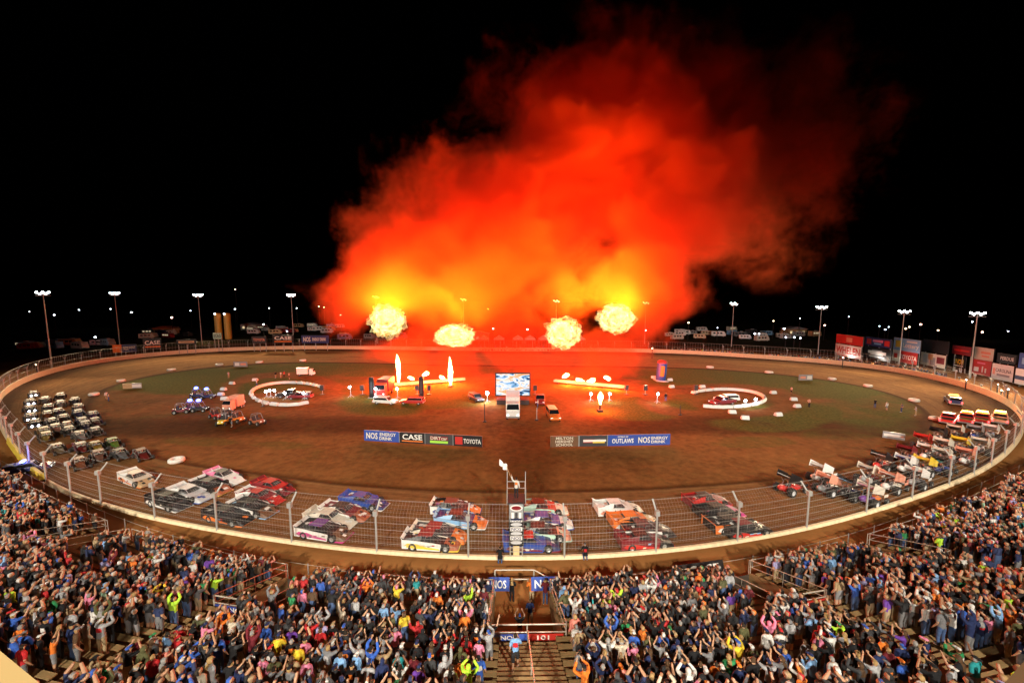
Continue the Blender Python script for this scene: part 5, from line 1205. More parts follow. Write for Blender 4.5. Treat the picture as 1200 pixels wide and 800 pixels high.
# rails, opening walls and stairs
M_RAIL = paint((.50, .46, .38), .45, .3, .3, 'galvanised rail'); M_REDRAIL = paint((.42, .10, .06), .5, 0, .3, 'red rail'); M_PLY = paint((.27, .16, .065), .75, 0, .4, 'plywood')
def rail(par, name, pts, h, m=M_RAIL, r=.035, mids=(.5,), step=2.0):
    mb = MB()
    for a, b in zip(pts, pts[1:]):
        up = Vector((0, 0, h)); mb.bar(a + up, b + up, r, m, 6)
        for q in mids: mb.bar(a + up * q, b + up * q, r * .8, m, 6)
        n = max(1, int((b - a).length / step))
        for i in range(n + 1): p = a.lerp(b, i / n); mb.bar(p, p + up, r, m, 6)
    return mb.build(name, par)
places = ['central', 'near left', 'near right', 'far left', 'far right']
for i, (s, w, n, a) in enumerate(VOM):
    t = thing('stairway_opening', f'{places[i]} stairway opening in the bleachers with rails and plywood sides', 'stairway', (0, 0, 0), 0, 'stairway openings in the grandstand')
    dN = n * PITCH_R + .9
    for sd in (-1, 1):
        mb = MB(); p = [sp(s + sd*w/2, .0, .05), sp(s + sd*w/2, dN, .05), sp(s + sd*w/2, dN, rowz(n) + .1), sp(s + sd*w/2, 0, Z0 + .1)]
        c, T, N = front(s); q = [v + T * (sd * .05) for v in p]
        mb.hexa(p + q, M_PLY); mb.build('side_wall', t)
        rail(t, 'hand_rail', [sp(s + sd*(w/2 + .03), .1, Z0 + .1), sp(s + sd*(w/2 + .03), dN * .5, rowz(n * .5) + .12), sp(s + sd*(w/2 + .03), dN, rowz(n) + .12)], 1.0, M_REDRAIL if i in (1,) else M_RAIL, .03, (.5,), 1.8)
    mb = MB(); p = [sp(s - w/2, dN, .05), sp(s + w/2, dN, .05), sp(s + w/2, dN, rowz(n) + .25), sp(s - w/2, dN, rowz(n) + .25)]
    c, T, N = front(s); mb.hexa(p + [v + N * .06 for v in p], M_PLY); mb.build('back_wall', t)
    mb = MB(); f0 = [sp(s - w/2, -2.5, .06), sp(s + w/2, -2.5, .06), sp(s + w/2, dN, .5), sp(s - w/2, dN, .5)]; mb.add(f0, [(0,1,2,3)], m_road); mb.build('ramp', t)
    rail(t, 'back_rail', [sp(s - w/2, dN + .12, rowz(n) + .2), sp(s + w/2, dN + .12, rowz(n) + .2)], .95, M_RAIL, .04, (.55,), 1.8)
    mb = MB()
    for k_ in range(n + 2, NROW):
        for hstep in (0, .5):
            z = rowz(k_) + RISE * hstep; d = k_ * PITCH_R + PITCH_R * hstep
            c0 = [sp(s - a, d, z - .04), sp(s + a, d, z - .04), sp(s + a, d + .38, z - .04), sp(s - a, d + .38, z - .04)]
            mb.hexa([v + Vector((0, 0, .012)) for v in c0] + [v + Vector((0, 0, .06)) for v in c0], M_PLY if hstep else paint((.32, .20, .085), .75, 0, .4, 'plywood'))
    mb.build('steps', t)
    if i == 0:
        rail(t, 'centre_rail', [sp(s, dN + .6, rowz(n + 1)), sp(s, 24 * PITCH_R, rowz(24) + .1)], .95, M_RAIL, .03, (), 3)
        # sign under the rail
        mb = MB(); c, T, N = front(s); ce = sp(s, dN + .14, rowz(n) + .52)
        ry = Vector((0, 0, 1)) * .9 + N * .42; ry.normalize()
        def bnd(u0, u1, m, dz): mb.add([ce + T*(u*w) + Vector((0,0,v)) + N*dz for u, v in ((u0,-.2),(u1,-.2),(u1,.2),(u0,.2))], [(0,1,2,3)], m)
        bnd(-.5, .0, P('blue'), .06); bnd(.0, .5, P('red'), .061); put_text(mb, '101', ce + T*(.22*w) + N*.075, T, (0,0,1), .62, .26, P('white')); put_text(mb, 'NOS', ce - T*(.26*w) + N*.075, T, (0,0,1), .8, .24, P('white'))
        tri = [ce + T*(.40*w) + Vector((0,0,.11)) + N*.075, ce + T*(.40*w) - Vector((0,0,.11)) + N*.075, ce + T*(.46*w) + N*.075]; mb.add(tri, [(0,1,2)], P('white'))
        mb.build('section_sign', t)
    elif i < 3:
        mb = MB(); c, T, N = front(s); ce = sp(s, dN + .14, rowz(n) + .52); col = 'blue' if i == 1 else 'red'
        mb.add([ce + T*(u*w) + Vector((0,0,v)) + N*.06 for u, v in ((-.48,-.2),(.48,-.2),(.48,.2),(-.48,.2))], [(0,1,2,3)], P(col)); put_text(mb, 'NOS' if i == 1 else '98', ce + N*.07, T, (0,0,1), 1.0 if i == 1 else .6, .26, P('white')); mb.build('section_sign', t)
# front guard rail, broken at the openings
fr = thing('front_guard_rail', 'pale pipe guard rail along the front walkway of the bleachers', 'railing', (0, 0, 0))
cut = [-84] + [v for s, w, n, a in sorted(VOM) for v in (s - w/2 - .05, s + w/2 + .05)] + [84]
for i in range(0, len(cut), 2):
    n = max(2, int((cut[i+1] - cut[i]) / 3)); rail(fr, 'rail_run', [sp(cut[i] + (cut[i+1]-cut[i]) * j / n, -.06, Z0 - .05) for j in range(n + 1)], 1.05, M_RAIL, .03, (.5,), 3.0)
# low wire line between road and stand
mb = MB()
for j in range(90): a, b = sp(-80 + j * 160 / 90, -1.9, .9), sp(-80 + (j+1) * 160 / 90, -1.9, .9); mb.bar(a, b, .02, M_RAIL, 4, cap=False)
wl2 = thing('cable_barrier', 'thin cable barrier on short posts along the dirt access road', 'barrier', (0, 0, 0)); mb.build('cable', wl2)
mb = MB()
for j in range(46): a = sp(-80 + j * 160 / 45, -1.9, 0); mb.bar(a, a + Vector((0, 0, 1.0)), .04, M_GALV, 6)
o = mb.build('posts', wl2)
def rail_banner(px0, px1, py, label, bands, h=.85, name='rail_banner'):
    s0, s1 = s_at(px0, py), s_at(px1, py); a, b = sp(s0, -.14, Z0), sp(s1, -.14, Z0)
    mid = (a + b) / 2; t = thing(name, label, 'banner', mid, 0, 'banners hung on the front rail'); ux = (b - a); L = ux.length; ux.normalize(); nr = Vector((ux.y, -ux.x, 0)); O = a - mid + Vector((0, 0, .1))
    lean = (Vector((0, 0, 1)) * .93 - nr * .36)
    mb = MB(); q = [O, O + ux*L, O + ux*L - nr*.02, O - nr*.02]; mb.hexa(q + [v + lean*h for v in q], P(bands[0])); mb.build('sheet', t)
    mt = MB()
    for s_, u, v, w_, hh, c_ in bands[1:]: put_text(mt, s_, O + ux*(L*u) + lean*(h*v) + nr*.02, ux, lean, w_*L, hh*h, P(c_))
    mt.build('lettering', t)
rail_banner(572, 597, 697, 'bright blue banner with white letters left of the central opening', ('blue', ('NOS', .5, .5, .7, .6, 'white')))
rail_banner(623, 655, 697, 'bright blue banner with white letters right of the central opening', ('blue', ('NOS', .5, .5, .75, .6, 'white')))
rail_banner(790, 856, 682, 'long black banner with big white letters behind the spectators', ('black', ('CASE', .6, .5, .6, .7, 'white')), 1.0)
# wooden ledges of the camera deck at the lower corners
for (p0, p1, q0, q1, z, lab) in (((-6, 757), (54, 806), (-60, 800), (-20, 850), 19.75, 'pale plywood ledge of the camera deck at the lower left corner'), ((1206, 768), (1174, 803), (1250, 800), (1215, 850), 19.75, 'plywood ledge of the camera deck at the lower right corner')):
    t = thing('camera_deck_ledge', lab, 'ledge', (0, 0, 0), 0, 'camera deck ledges'); mb = MB(); A = [at(*p0, z), at(*p1, z), at(*q1, z), at(*q0, z)]
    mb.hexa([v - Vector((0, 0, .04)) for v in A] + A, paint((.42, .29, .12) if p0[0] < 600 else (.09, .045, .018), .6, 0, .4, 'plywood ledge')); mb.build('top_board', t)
    mb = MB(); B = [A[0] - Vector((0,0,.04)), A[1] - Vector((0,0,.04))]; mb.hexa([B[0] - Vector((0,0,.4)), B[1] - Vector((0,0,.4)), B[1] - Vector((0,0,.4)) + (A[2]-A[1])*.1, B[0] - Vector((0,0,.4)) + (A[3]-A[0])*.1, B[0], B[1], B[1] + (A[2]-A[1])*.1, B[0] + (A[3]-A[0])*.1], M_PLY); mb.build('front_board', t)
# flag stand
b = at(605, 653); hp = at_y(605, 588, b.y).z
t = thing('flag_stand', 'tall flag stand clad in logo panels at the start line wall', 'flag stand', b); fs_loc = b.copy(); fs_h = hp
mb = MB(); mb.box((0, .1, hp/2 + .55), (1.22, .5, hp - 1.1), P('black')); cl = mb.build('cladding', t)
mb = MB()
def patch(x0, x1, z0, z1, m, y=-.155): mb.add([(x0, y, z0), (x1, y, z0), (x1, y, z1), (x0, y, z1)], [(0,1,2,3)], m)
zz = 1.25; step = (hp - 1.1 - 1.35) / 3
for i in range(3):
    patch(-.48, .48, zz + i*step + .40*step + .06, zz + i*step + .92*step, P('white')); put_text(mb, 'NOS', (0, -.162, zz + i*step + .69*step), (1,0,0), (0,0,1), .8, .34*step, P('navy'))
    mb.add([(.46*math.cos(a), -.155, zz + i*step + .2*step + .2*step*math.sin(a)) for a in [2*PI*q/20 for q in range(20)]], [tuple(range(20))], P('silver'))
patch(-.56, .56, hp - 1.45, hp - .05, P('grey'))
mb.add([(.50*math.cos(a), -.160, hp - .42 + .26*math.sin(a)) for a in [2*PI*q/24 for q in range(24)]], [tuple(range(24))], P('white'))
mb.add([(.40*math.cos(a), -.164, hp - .42 + .18*math.sin(a)) for a in [2*PI*q/24 for q in range(24)]], [tuple(range(24))], P('maroon'))
for i, x in enumerate((-.3, 0, .3)): patch(x - .1, x + .1, hp - 1.3, hp - .8, P('charcoal' if i % 2 else 'white'), -.16)
mb.build('logo_panels', cl)
mb = MB()
for x in (-.5, .5): mb.bar((x, -.2, 0), (x, -.2, 1.1), .05, M_RAIL, 6); mb.bar((x, .4, 0), (x, .4, 1.1), .05, M_RAIL, 6)
for z in (.3, .65, 1.0): mb.bar((-.5, -.2, z), (.5, -.2, z), .035, M_RAIL, 6)
mb.box((0, -.05, .55), (.5, .1, 1.05), paint((.75, .55, .25), .6, 0, .3)); mb.build('ladder_base', t)
mb = MB(); mb.box((0, .5, hp + .03), (1.5, 1.6, .08), M_DARK); mb.build('platform', t)
mb = MB()
for x in (-.74, .74):
    for y in (-.28, .5, 1.28): mb.bar((x, y, hp), (x, y, hp + 1.15), .035, M_GALV, 6)
    for z in (.55, 1.12): mb.bar((x, -.28, hp + z), (x, 1.28, hp + z), .03, M_GALV, 6)
    mb.bar((x, -.1, hp + .07), (x, .6, hp + 2.3), .03, M_GALV, 6)
for z in (.55, 1.12): mb.bar((-.74, 1.28, hp + z), (.74, 1.28, hp + z), .03, M_GALV, 6)
mb.build('platform_rails', t)
# white gate and steps at the road end of the central opening
t = thing('road_gate', 'white pipe gate with sloping hand rail where the central opening meets the road', 'gate', sp(VOM[0][0], -1.2, 0)); g0 = t.location.copy()
mb = MB(); s = VOM[0][0]
A = [sp(s - 1.9, -1.3, 0) - g0, sp(s + .9, -1.3, 0) - g0, sp(s + 2.9, -.5, 0) - g0]
for p in A[:2]: mb.bar(p, p + Vector((0,0,2.0)), .06, M_RAIL, 6)
for z in (1.3, 2.0): mb.bar(A[0] + Vector((0,0,z)), A[1] + Vector((0,0,z)), .05, M_RAIL, 6); mb.bar(A[1] + Vector((0,0,z)), A[2] + Vector((0,0,z - .7)), .04, M_RAIL, 6)
mb.bar(A[2], A[2] + Vector((0,0,1.3)), .05, M_RAIL, 6)
mb.build('pipe_frame', t)
# ------------------------------------------------------------------ people
def pose(arm_l, arm_r, lean=.05, head=(0, 0), crouch=0.0, stride=0.0):
    """joints of a 1.75 m figure facing +Y; arm = (elbow, wrist, hand tip) in metres"""
    k = crouch
    J = {}
    J['pelvis'] = (0, -.12*k, .95 - .48*k); pz = J['pelvis'][2]
    J['waist'] = (0, lean*.3 - .04*k, pz + .14); J['chest'] = (0, lean*.7 + .06*k, pz + .32 - .04*k); J['collar'] = (0, lean + .12*k, pz + .50 - .07*k)
    cx = J['collar']
    J['neck'] = (head[0]*.3, cx[1] + .01, cx[2] + .06); J['skull'] = (head[0]*.7, cx[1] + .035 + head[1], cx[2] + .17); J['crown'] = (head[0], cx[1] + .03 + head[1], cx[2] + .265)
    for sd, nm, arm in ((-1, 'l', arm_l), (1, 'r', arm_r)):
        J['sh_'+nm] = (sd*.185, cx[1] - .005, cx[2] - .035)
        for q, p in zip(('el_', 'wr_', 'ha_'), arm): J[q+nm] = (sd*p[0], p[1] + cx[1] - .05, p[2] - .95 + pz - .07*k)
        J['hip_'+nm] = (sd*.095, -.12*k, pz - .04); st = stride*sd
        J['kn_'+nm] = (sd*(.11 + .06*k), .02 + .34*k + st*.5, .50 - .10*k); J['an_'+nm] = (sd*.12, -.03 + st - .06*k, .085); J['toe_'+nm] = (sd*.14, .14 + st - .06*k, .045)
    return J
ED = [('pelvis','waist'),('waist','chest'),('chest','collar'),('collar','neck'),('neck','skull'),('skull','crown')]
for q in 'lr': ED += [('collar','sh_'+q),('sh_'+q,'el_'+q),('el_'+q,'wr_'+q),('wr_'+q,'ha_'+q),('pelvis','hip_'+q),('hip_'+q,'kn_'+q),('kn_'+q,'an_'+q),('an_'+q,'toe_'+q)]
RAD = dict(pelvis=(.165,.115), waist=(.150,.105), chest=(.175,.115), collar=(.10,.075), neck=(.055,.055), skull=(.082,.10), crown=(.062,.075), sh=(.075,.07), el=(.046,.046), wr=(.030,.034), ha=(.020,.036), hip=(.098,.10), kn=(.060,.062), an=(.042,.045), toe=(.042,.030))
REG = {'pelvis':'hips','waist':'torso','chest':'torso','collar':'torso','neck':'head','skull':'head','crown':'head'}
HANG = ((.25, -.02, 1.13), (.27, .10, .90), (.26, .15, .80)); FILM = ((.34, .30, 1.42), (.13, .42, 1.62), (.10, .43, 1.70)); HIGH = ((.33, .16, 1.66), (.17, .24, 1.88), (.13, .25, 1.97)); POINT = ((.27, .24, 1.45), (.28, .40, 1.70), (.29, .44, 1.80))
FOLD = ((.27, .08, 1.16), (.06, .24, 1.18), (-.02, .26, 1.19)); WAVE = ((.36, .06, 1.58), (.42, .08, 1.84), (.42, .09, 1.95)); HIPS = ((.36, -.04, 1.17), (.18, .06, 1.02), (.12, .08, 1.0)); CHEST = ((.28, .14, 1.20), (.12, .34, 1.34), (.08, .37, 1.40))
POSES = {'standing with arms down': pose(HANG, HANG), 'filming at eye level': pose(FILM, FILM), 'filming overhead': pose(HIGH, HIGH), 'raising one arm': pose(HANG, POINT), 'waving one arm high': pose(WAVE, HANG),
 'with folded arms': pose(FOLD, FOLD), 'with hands on hips': pose(HIPS, HIPS, -.02), 'holding a phone at chest': pose(CHEST, CHEST, .08, (.02, .03)), 'crouching': pose(CHEST, CHEST, .14, (0, .03), .85), 'walking': pose(HANG, CHEST, .06, (0, 0), 0, .16)}
def skin_mesh(J, sub):
    names = list(J); idx = {n_: i for i, n_ in enumerate(names)}
    me = bpy.data.meshes.new('body'); me.from_pydata([J[n_] for n_ in names], [(idx[a], idx[b]) for a, b in ED], [])
    o = bpy.data.objects.new('body', me); COL.objects.link(o)
    md = o.modifiers.new('skin', 'SKIN'); md.use_smooth_shade = True; md.branch_smoothing = .3
    for n_, v in zip(names, me.skin_vertices[0].data):
        v.radius = RAD[n_.split('_')[0]]; v.use_root = n_ == 'pelvis'
    if sub: s_ = o.modifiers.new('sub', 'SUBSURF'); s_.levels = sub; s_.render_levels = sub
    dg = bpy.context.evaluated_depsgraph_get(); dg.update()
    m2 = bpy.data.meshes.new_from_object(o.evaluated_get(dg)); bpy.data.objects.remove(o); bpy.data.meshes.remove(me)
    return m2
def region(J, p):
    best, rg, tt = 1e9, None, 0
    for a, b in ED:
        A, B = Vector(J[a]), Vector(J[b]); d = B - A; u = max(0, min(1, (p - A).dot(d) / d.length_squared)); e = (p - A - d*u).length - (.05 if a in ('pelvis','waist','chest') else 0)
        if e < best:
            best = e; tt = u
            rg = 'torso' if b in ('waist','chest','collar') or b.startswith('sh') else 'head' if b in ('neck','skull','crown') else 'upper' if b.startswith('el') else 'fore' if b.startswith('wr') else 'hand' if b.startswith('ha') else 'hips' if b.startswith('hip') else 'thigh' if b.startswith('kn') else 'shin' if b.startswith('an') else 'foot'
            if b == 'waist' and u < .35: rg = 'hips'
            if b == 'neck': rg = 'head' if u > .5 else 'torso'
    return rg, tt
def objcol_mat(name, rough, noise_amt=.25):
    m = bpy.data.materials.new(name); n, l = nodes_of(m); b = n['Principled BSDF']; b.inputs['Roughness'].default_value = rough; b.inputs['Specular IOR Level'].default_value = .25
    oi = n.new('ShaderNodeObjectInfo'); tc = n.new('ShaderNodeTexCoord'); ns = n.new('ShaderNodeTexNoise'); ns.inputs['Scale'].default_value = 9; ns.inputs['Detail'].default_value = 3
    l.new(tc.outputs['Object'], ns.inputs['Vector']); mr = n.new('ShaderNodeMapRange'); mr.inputs[1].default_value = .3; mr.inputs[2].default_value = .7; mr.inputs[3].default_value = 1 - noise_amt; mr.inputs[4].default_value = 1 + noise_amt * .5
    l.new(ns.outputs[0], mr.inputs[0]); mx = n.new('ShaderNodeVectorMath'); mx.operation = 'SCALE'; l.new(oi.outputs['Color'], mx.inputs[0]); l.new(mr.outputs[0], mx.inputs[3]); l.new(mx.outputs[0], b.inputs['Base Color']); return m
M_CLOTH = objcol_mat('cloth', .9); M_SKIN = objcol_mat('skin', .6, .08); M_HAIR = objcol_mat('hair', .7, .3)
def submesh(me, keep, off, m, name, extra=None):
    used = {}; vs = []; fs = []
    for p in me.polygons:
        if not keep(p): continue
        f = []
        for v in p.vertices:
            if v not in used: used[v] = len(vs); vt = me.vertices[v]; vs.append(tuple(vt.co + vt.normal * off))
            f.append(used[v])
        fs.append(f)
    if extra: 
        o = len(vs); vs += extra[0]; fs += [[i + o for i in f] for f in extra[1]]
    r = bpy.data.meshes.new(name); r.from_pydata(vs, [], fs); r.materials.append(m); r.polygons.foreach_set('use_smooth', [True]*len(fs)); return r
KIT = {}; LOW = {}
M_EYE = paint((.02, .015, .01), .3, 0, 0, 'eye'); M_LIP = paint((.35, .12, .09), .5, 0, 0, 'lip')
for nm, J in POSES.items():
    me = skin_mesh(J, 1); me.materials.clear(); me.materials.append(M_SKIN)
    rv = [region(J, v.co) for v in me.vertices]
    def pr(p, rv=rv):
        c = {}
        for v in p.vertices: c[rv[v][0]] = c.get(rv[v][0], 0) + 1
        return max(c, key=c.get)
    R_ = [pr(p) for p in me.polygons]; T_ = [sum(rv[v][1] for v in p.vertices) / len(p.vertices) for p in me.polygons]
    H = Vector(J['skull']); top = J['crown'][2] + .06
    K = {}
    K['tee'] = submesh(me, lambda p: R_[p.index] == 'torso' or (R_[p.index] == 'hips' and p.center.z > J['pelvis'][2] - .02) or (R_[p.index] == 'upper' and T_[p.index] < .75), .016, M_CLOTH, 'shirt')
    K['long'] = submesh(me, lambda p: R_[p.index] in ('torso', 'upper', 'fore') or (R_[p.index] == 'hips' and p.center.z > J['pelvis'][2] - .05), .022, M_CLOTH, 'shirt')
    K['trousers'] = submesh(me, lambda p: R_[p.index] in ('hips', 'thigh', 'shin'), .013, M_CLOTH, 'trousers')
    K['shorts'] = submesh(me, lambda p: R_[p.index] in ('hips', 'thigh'), .020, M_CLOTH, 'trousers')
    K['shoes'] = submesh(me, lambda p: R_[p.index] == 'foot', .012, M_CLOTH, 'shoes')
    K['hair'] = submesh(me, lambda p: R_[p.index] == 'head' and (p.center.z > H.z + .05 or (p.center.y < H.y + .01 and p.center.z > H.z - .05)), .018, M_HAIR, 'hair')
    K['longhair'] = submesh(me, lambda p: (R_[p.index] == 'head' and (p.center.z > H.z + .05 or p.center.y < H.y + .01)) or (R_[p.index] == 'torso' and p.center.y < J['collar'][1] - .03 and p.center.z > J['collar'][2] - .12 and abs(p.center.x) < .09), .028, M_HAIR, 'hair')
    bx = [(H.x + x, H.y + y, H.z + .062 + z) for x, y, z in ((-.07, .06, 0), (.07, .06, 0), (.055, .19, -.012), (-.055, .19, -.012), (-.07, .06, .014), (.07, .06, .014), (.055, .19, .002), (-.055, .19, .002))]
    bf = [(3,2,1,0),(4,5,6,7),(0,1,5,4),(1,2,6,5),(2,3,7,6),(3,0,4,7)]
    K['cap'] = submesh(me, lambda p: R_[p.index] == 'head' and p.center.z > H.z + .045, .022, M_CLOTH, 'cap', (bx, bf))
    K['capback'] = submesh(me, lambda p: R_[p.index] == 'head' and p.center.z > H.z + .045, .022, M_CLOTH, 'cap', ([(2*H.x - x, 2*H.y - y, z) for x, y, z in bx], bf))
    K['print'] = submesh(me, lambda p: R_[p.index] == 'torso' and p.center.y < J['chest'][1] - .05 and abs(p.center.x) < .10 and abs(p.center.z - J['chest'][2] - .02) < .10, .027, M_CLOTH, 'shirt_print')
    K['hood'] = submesh(me, lambda p: R_[p.index] == 'head' and (p.center.y < H.y + .06), .035, M_CLOTH, 'hood')
    # face, ears, fingers
    hb = MB(); hb.mat(M_SKIN)
    hb.bar(H + Vector((0, .10, .03)), H + Vector((0, .118, -.015)), .010, M_SKIN, 5, .018)
    for sd in (-1, 1):
        hb.bar(H + Vector((sd*.080, -.005, .025)), H + Vector((sd*.096, -.012, -.02)), .018, M_SKIN, 5); e = H + Vector((sd*.032, .094, .03)); hb.bar(e, e + Vector((0, .006, 0)), .011, M_EYE, 6)
    hb.bar(H + Vector((-.022, .090, -.045)), H + Vector((.022, .090, -.045)), .007, M_LIP, 4)
    for q, sd in (('l', -1), ('r', 1)):
        wr, ha = Vector(J['wr_'+q]), Vector(J['ha_'+q]); d = (ha - wr).normalized(); sx = d.cross(Vector((0, 1, .2))).normalized(); bend = sx.cross(d)
        if bend.y < 0: bend = -bend
        for f_, ln in ((-1.5, .058), (-.5, .072), (.5, .076), (1.5, .066)):
            a = ha + sx * (f_ * .017) - d * .01; m_ = a + d * ln * .55 + bend * .006; hb.bar(a, m_, .0095, M_SKIN, 5, .0088); hb.bar(m_, m_ + d * ln * .4 + bend * .022, .0088, M_SKIN, 5, .006)
        a = wr.lerp(ha, .45) - sx * (sd * .03); m_ = a + d * .035 - sx * (sd * .022) + bend * .012; hb.bar(a, m_, .011, M_SKIN, 5, .010); hb.bar(m_, m_ + d * .032 + bend * .012, .010, M_SKIN, 5, .007)
    bm = bmesh.new(); bm.from_mesh(me); m2 = hb.mesh('face'); me.materials.append(M_EYE); me.materials.append(M_LIP); bm.from_mesh(m2); bm.to_mesh(me); bm.free()
    K['body'] = me; KIT[nm] = K
    # small figure for the far crowd, one colour per face region
    lo = skin_mesh(J, 0); lv = np.array([v.co for v in lo.vertices]); reg = [region(J, v.co)[0] for v in lo.vertices]
    fs = []; fr_ = []
    for p in lo.polygons:
        c = {}
        for v in p.vertices: c[reg[v]] = c.get(reg[v], 0) + 1
        r_ = max(c, key=c.get)
        if r_ == 'head': r_ = 'hair' if (p.center.z > H.z + .06 or p.center.y < H.y - .03) else 'head'
        fs.append(tuple(p.vertices)); fr_.append(r_)
    lv = lv + np.array([v.normal for v in lo.vertices]) * .015
    LOW[nm] = (lv, fs, fr_); bpy.data.meshes.remove(lo)

PCOL = {'black':(.012,.012,.014),'charcoal':(.045,.046,.05),'grey':(.19,.19,.20),'pale grey':(.40,.40,.41),'white':(.72,.70,.66),'navy':(.018,.03,.10),'blue':(.04,.12,.50),'sky blue':(.22,.42,.72),
 'teal':(.02,.28,.30),'green':(.03,.26,.09),'olive':(.10,.10,.04),'lime':(.50,.85,.05),'yellow':(.80,.58,.04),'orange':(.85,.22,.03),'red':(.55,.025,.03),'maroon':(.17,.02,.03),'coral':(.80,.26,.20),'pink':(.80,.25,.40),'purple':(.15,.05,.36),'lavender':(.36,.33,.58),'tan':(.40,.28,.15),'brown':(.11,.06,.03),'cream':(.60,.52,.40),'mint':(.40,.70,.50)}
PCOL = {k_: tuple(v * .8 for v in c_) for k_, c_ in PCOL.items()}
PW = {'black':40,'charcoal':17,'grey':9,'pale grey':6,'white':8,'navy':13,'blue':4,'sky blue':2.5,'teal':1.5,'green':1.5,'olive':4,'lime':.8,'yellow':.8,'orange':2.2,'red':3.5,'maroon':3,'coral':1.5,'pink':1.5,'purple':1.5,'lavender':1.2,'tan':2,'brown':3,'cream':1.5,'mint':.6}
HATS = ['black','white','red','navy','grey','tan','orange','blue','pink','green']; HAIRC = {'dark':(.02,.013,.008),'brown':(.07,.035,.015),'blond':(.32,.20,.08),'grey':(.25,.24,.23)}
BOT = {'jeans':(.05,.09,.20),'dark trousers':(.02,.02,.025),'grey trousers':(.15,.15,.155),'tan trousers':(.34,.25,.14)}; SHO = {'black shorts':(.02,.02,.022),'tan shorts':(.36,.27,.16),'grey shorts':(.20,.20,.21)}
SKIN = [(.42,.24,.14),(.46,.27,.17),(.36,.19,.11),(.40,.22,.13),(.30,.15,.08),(.16,.075,.04)]
pr_ = random.Random(11)
def rand_look():
    L = {}; L['c'] = pr_.choices(list(PW), list(PW.values()))[0]; L['g'] = pr_.choices(['tee', 'long', 'hood'], [.58, .34, .08])[0]
    L['pose'] = pr_.choices(['standing with arms down','filming at eye level','filming overhead','raising one arm','waving one arm high','with folded arms','with hands on hips','holding a phone at chest'], [46,17,6,6,2,10,5,9])[0]
    L['h'] = pr_.choices(['cap','capback','hair','longhair'], [.36,.12,.34,.18])[0]; L['hc'] = pr_.choices(HATS, [34,18,5,10,12,6,3,5,1.5,2])[0] if L['h'].startswith('cap') else pr_.choice(list(HAIRC))
    if pr_.random() < .68: L['b'] = 'trousers'; L['bc'] = pr_.choices(list(BOT), [.5,.28,.12,.10])[0]
    else: L['b'] = 'shorts'; L['bc'] = pr_.choice(list(SHO))
    L['sk'] = pr_.choices(SKIN, [4,4,3,3,1,1])[0]; L['print'] = pr_.random() < .38 and L['c'] in ('black','charcoal','navy','grey','red','blue','maroon','white','green'); L['pc'] = pr_.choice(['white','pale grey','orange','red']) if L['c'] not in ('white',) else 'charcoal'
    if L['pc'] == L['c']: L['pc'] = 'white'
    return L
OVR = [(250,648,dict(c='orange',g='hood',pose='standing with arms down')),(205,722,dict(c='lime',pose='filming overhead',g='long')),(820,686,dict(c='orange',g='hood',pose='standing with arms down')),(1010,630,dict(c='blue',pose='standing with arms down')),
 (550,712,dict(c='lime',pose='raising one arm')),(686,730,dict(c='coral')),(741,727,dict(c='red')),(734,744,dict(c='green')),(776,735,dict(c='red')),(473,722,dict(c='sky blue',pose='filming at eye level')),(483,750,dict(c='red',pose='waving one arm high')),(550,762,dict(c='red')),(434,772,dict(c='blue')),(495,792,dict(c='purple')),(470,787,dict(c='teal')),
 (331,655,dict(c='coral',pose='filming at eye level')),(349,660,dict(c='white')),(331,683,dict(c='coral')),(324,722,dict(c='blue')),(1040,775,dict(c='maroon')),(1110,762,dict(c='green')),(1055,785,dict(c='blue')),(1150,675,dict(c='lime')),(1100,638,dict(c='lime')),(925,652,dict(c='pink')),(957,648,dict(c='yellow')),(965,643,dict(c='tan')),(1170,640,dict(c='pink')),(1183,698,dict(c='orange')),(1185,735,dict(c='orange')),(1140,790,dict(c='teal')),
 (20,747,dict(c='orange')),(30,768,dict(c='red')),(70,775,dict(c='orange')),(148,750,dict(c='blue')),(160,755,dict(c='maroon')),(262,745,dict(c='orange')),(220,776,dict(c='blue')),(22,770,dict(c='red')),(120,745,dict(c='pale grey')),(72,672,dict(c='pale grey')),(97,625,dict(c='blue')),(40,672,dict(c='coral')),(865,772,dict(c='yellow',pose='filming at eye level')),(724,793,dict(c='coral')),(952,742,dict(c='sky blue')),(985,745,dict(c='lime')),(975,755,dict(c='white')),(320,767,dict(c='yellow')),(305,790,dict(c='pink')),(397,785,dict(c='sky blue')),
 (465,758,dict(c='pink')),(1103,690,dict(c='sky blue')),(870,662,dict(c='coral')),(880,660,dict(c='pale grey')),(900,622,dict(c='white')),(1113,592,dict(c='green')),(1102,610,dict(c='lime')),(970,788,dict(c='white')),(992,765,dict(c='pale grey')),(1075,648,dict(c='white')),(690,722,dict(c='teal')),(1132,690,dict(c='green'))]
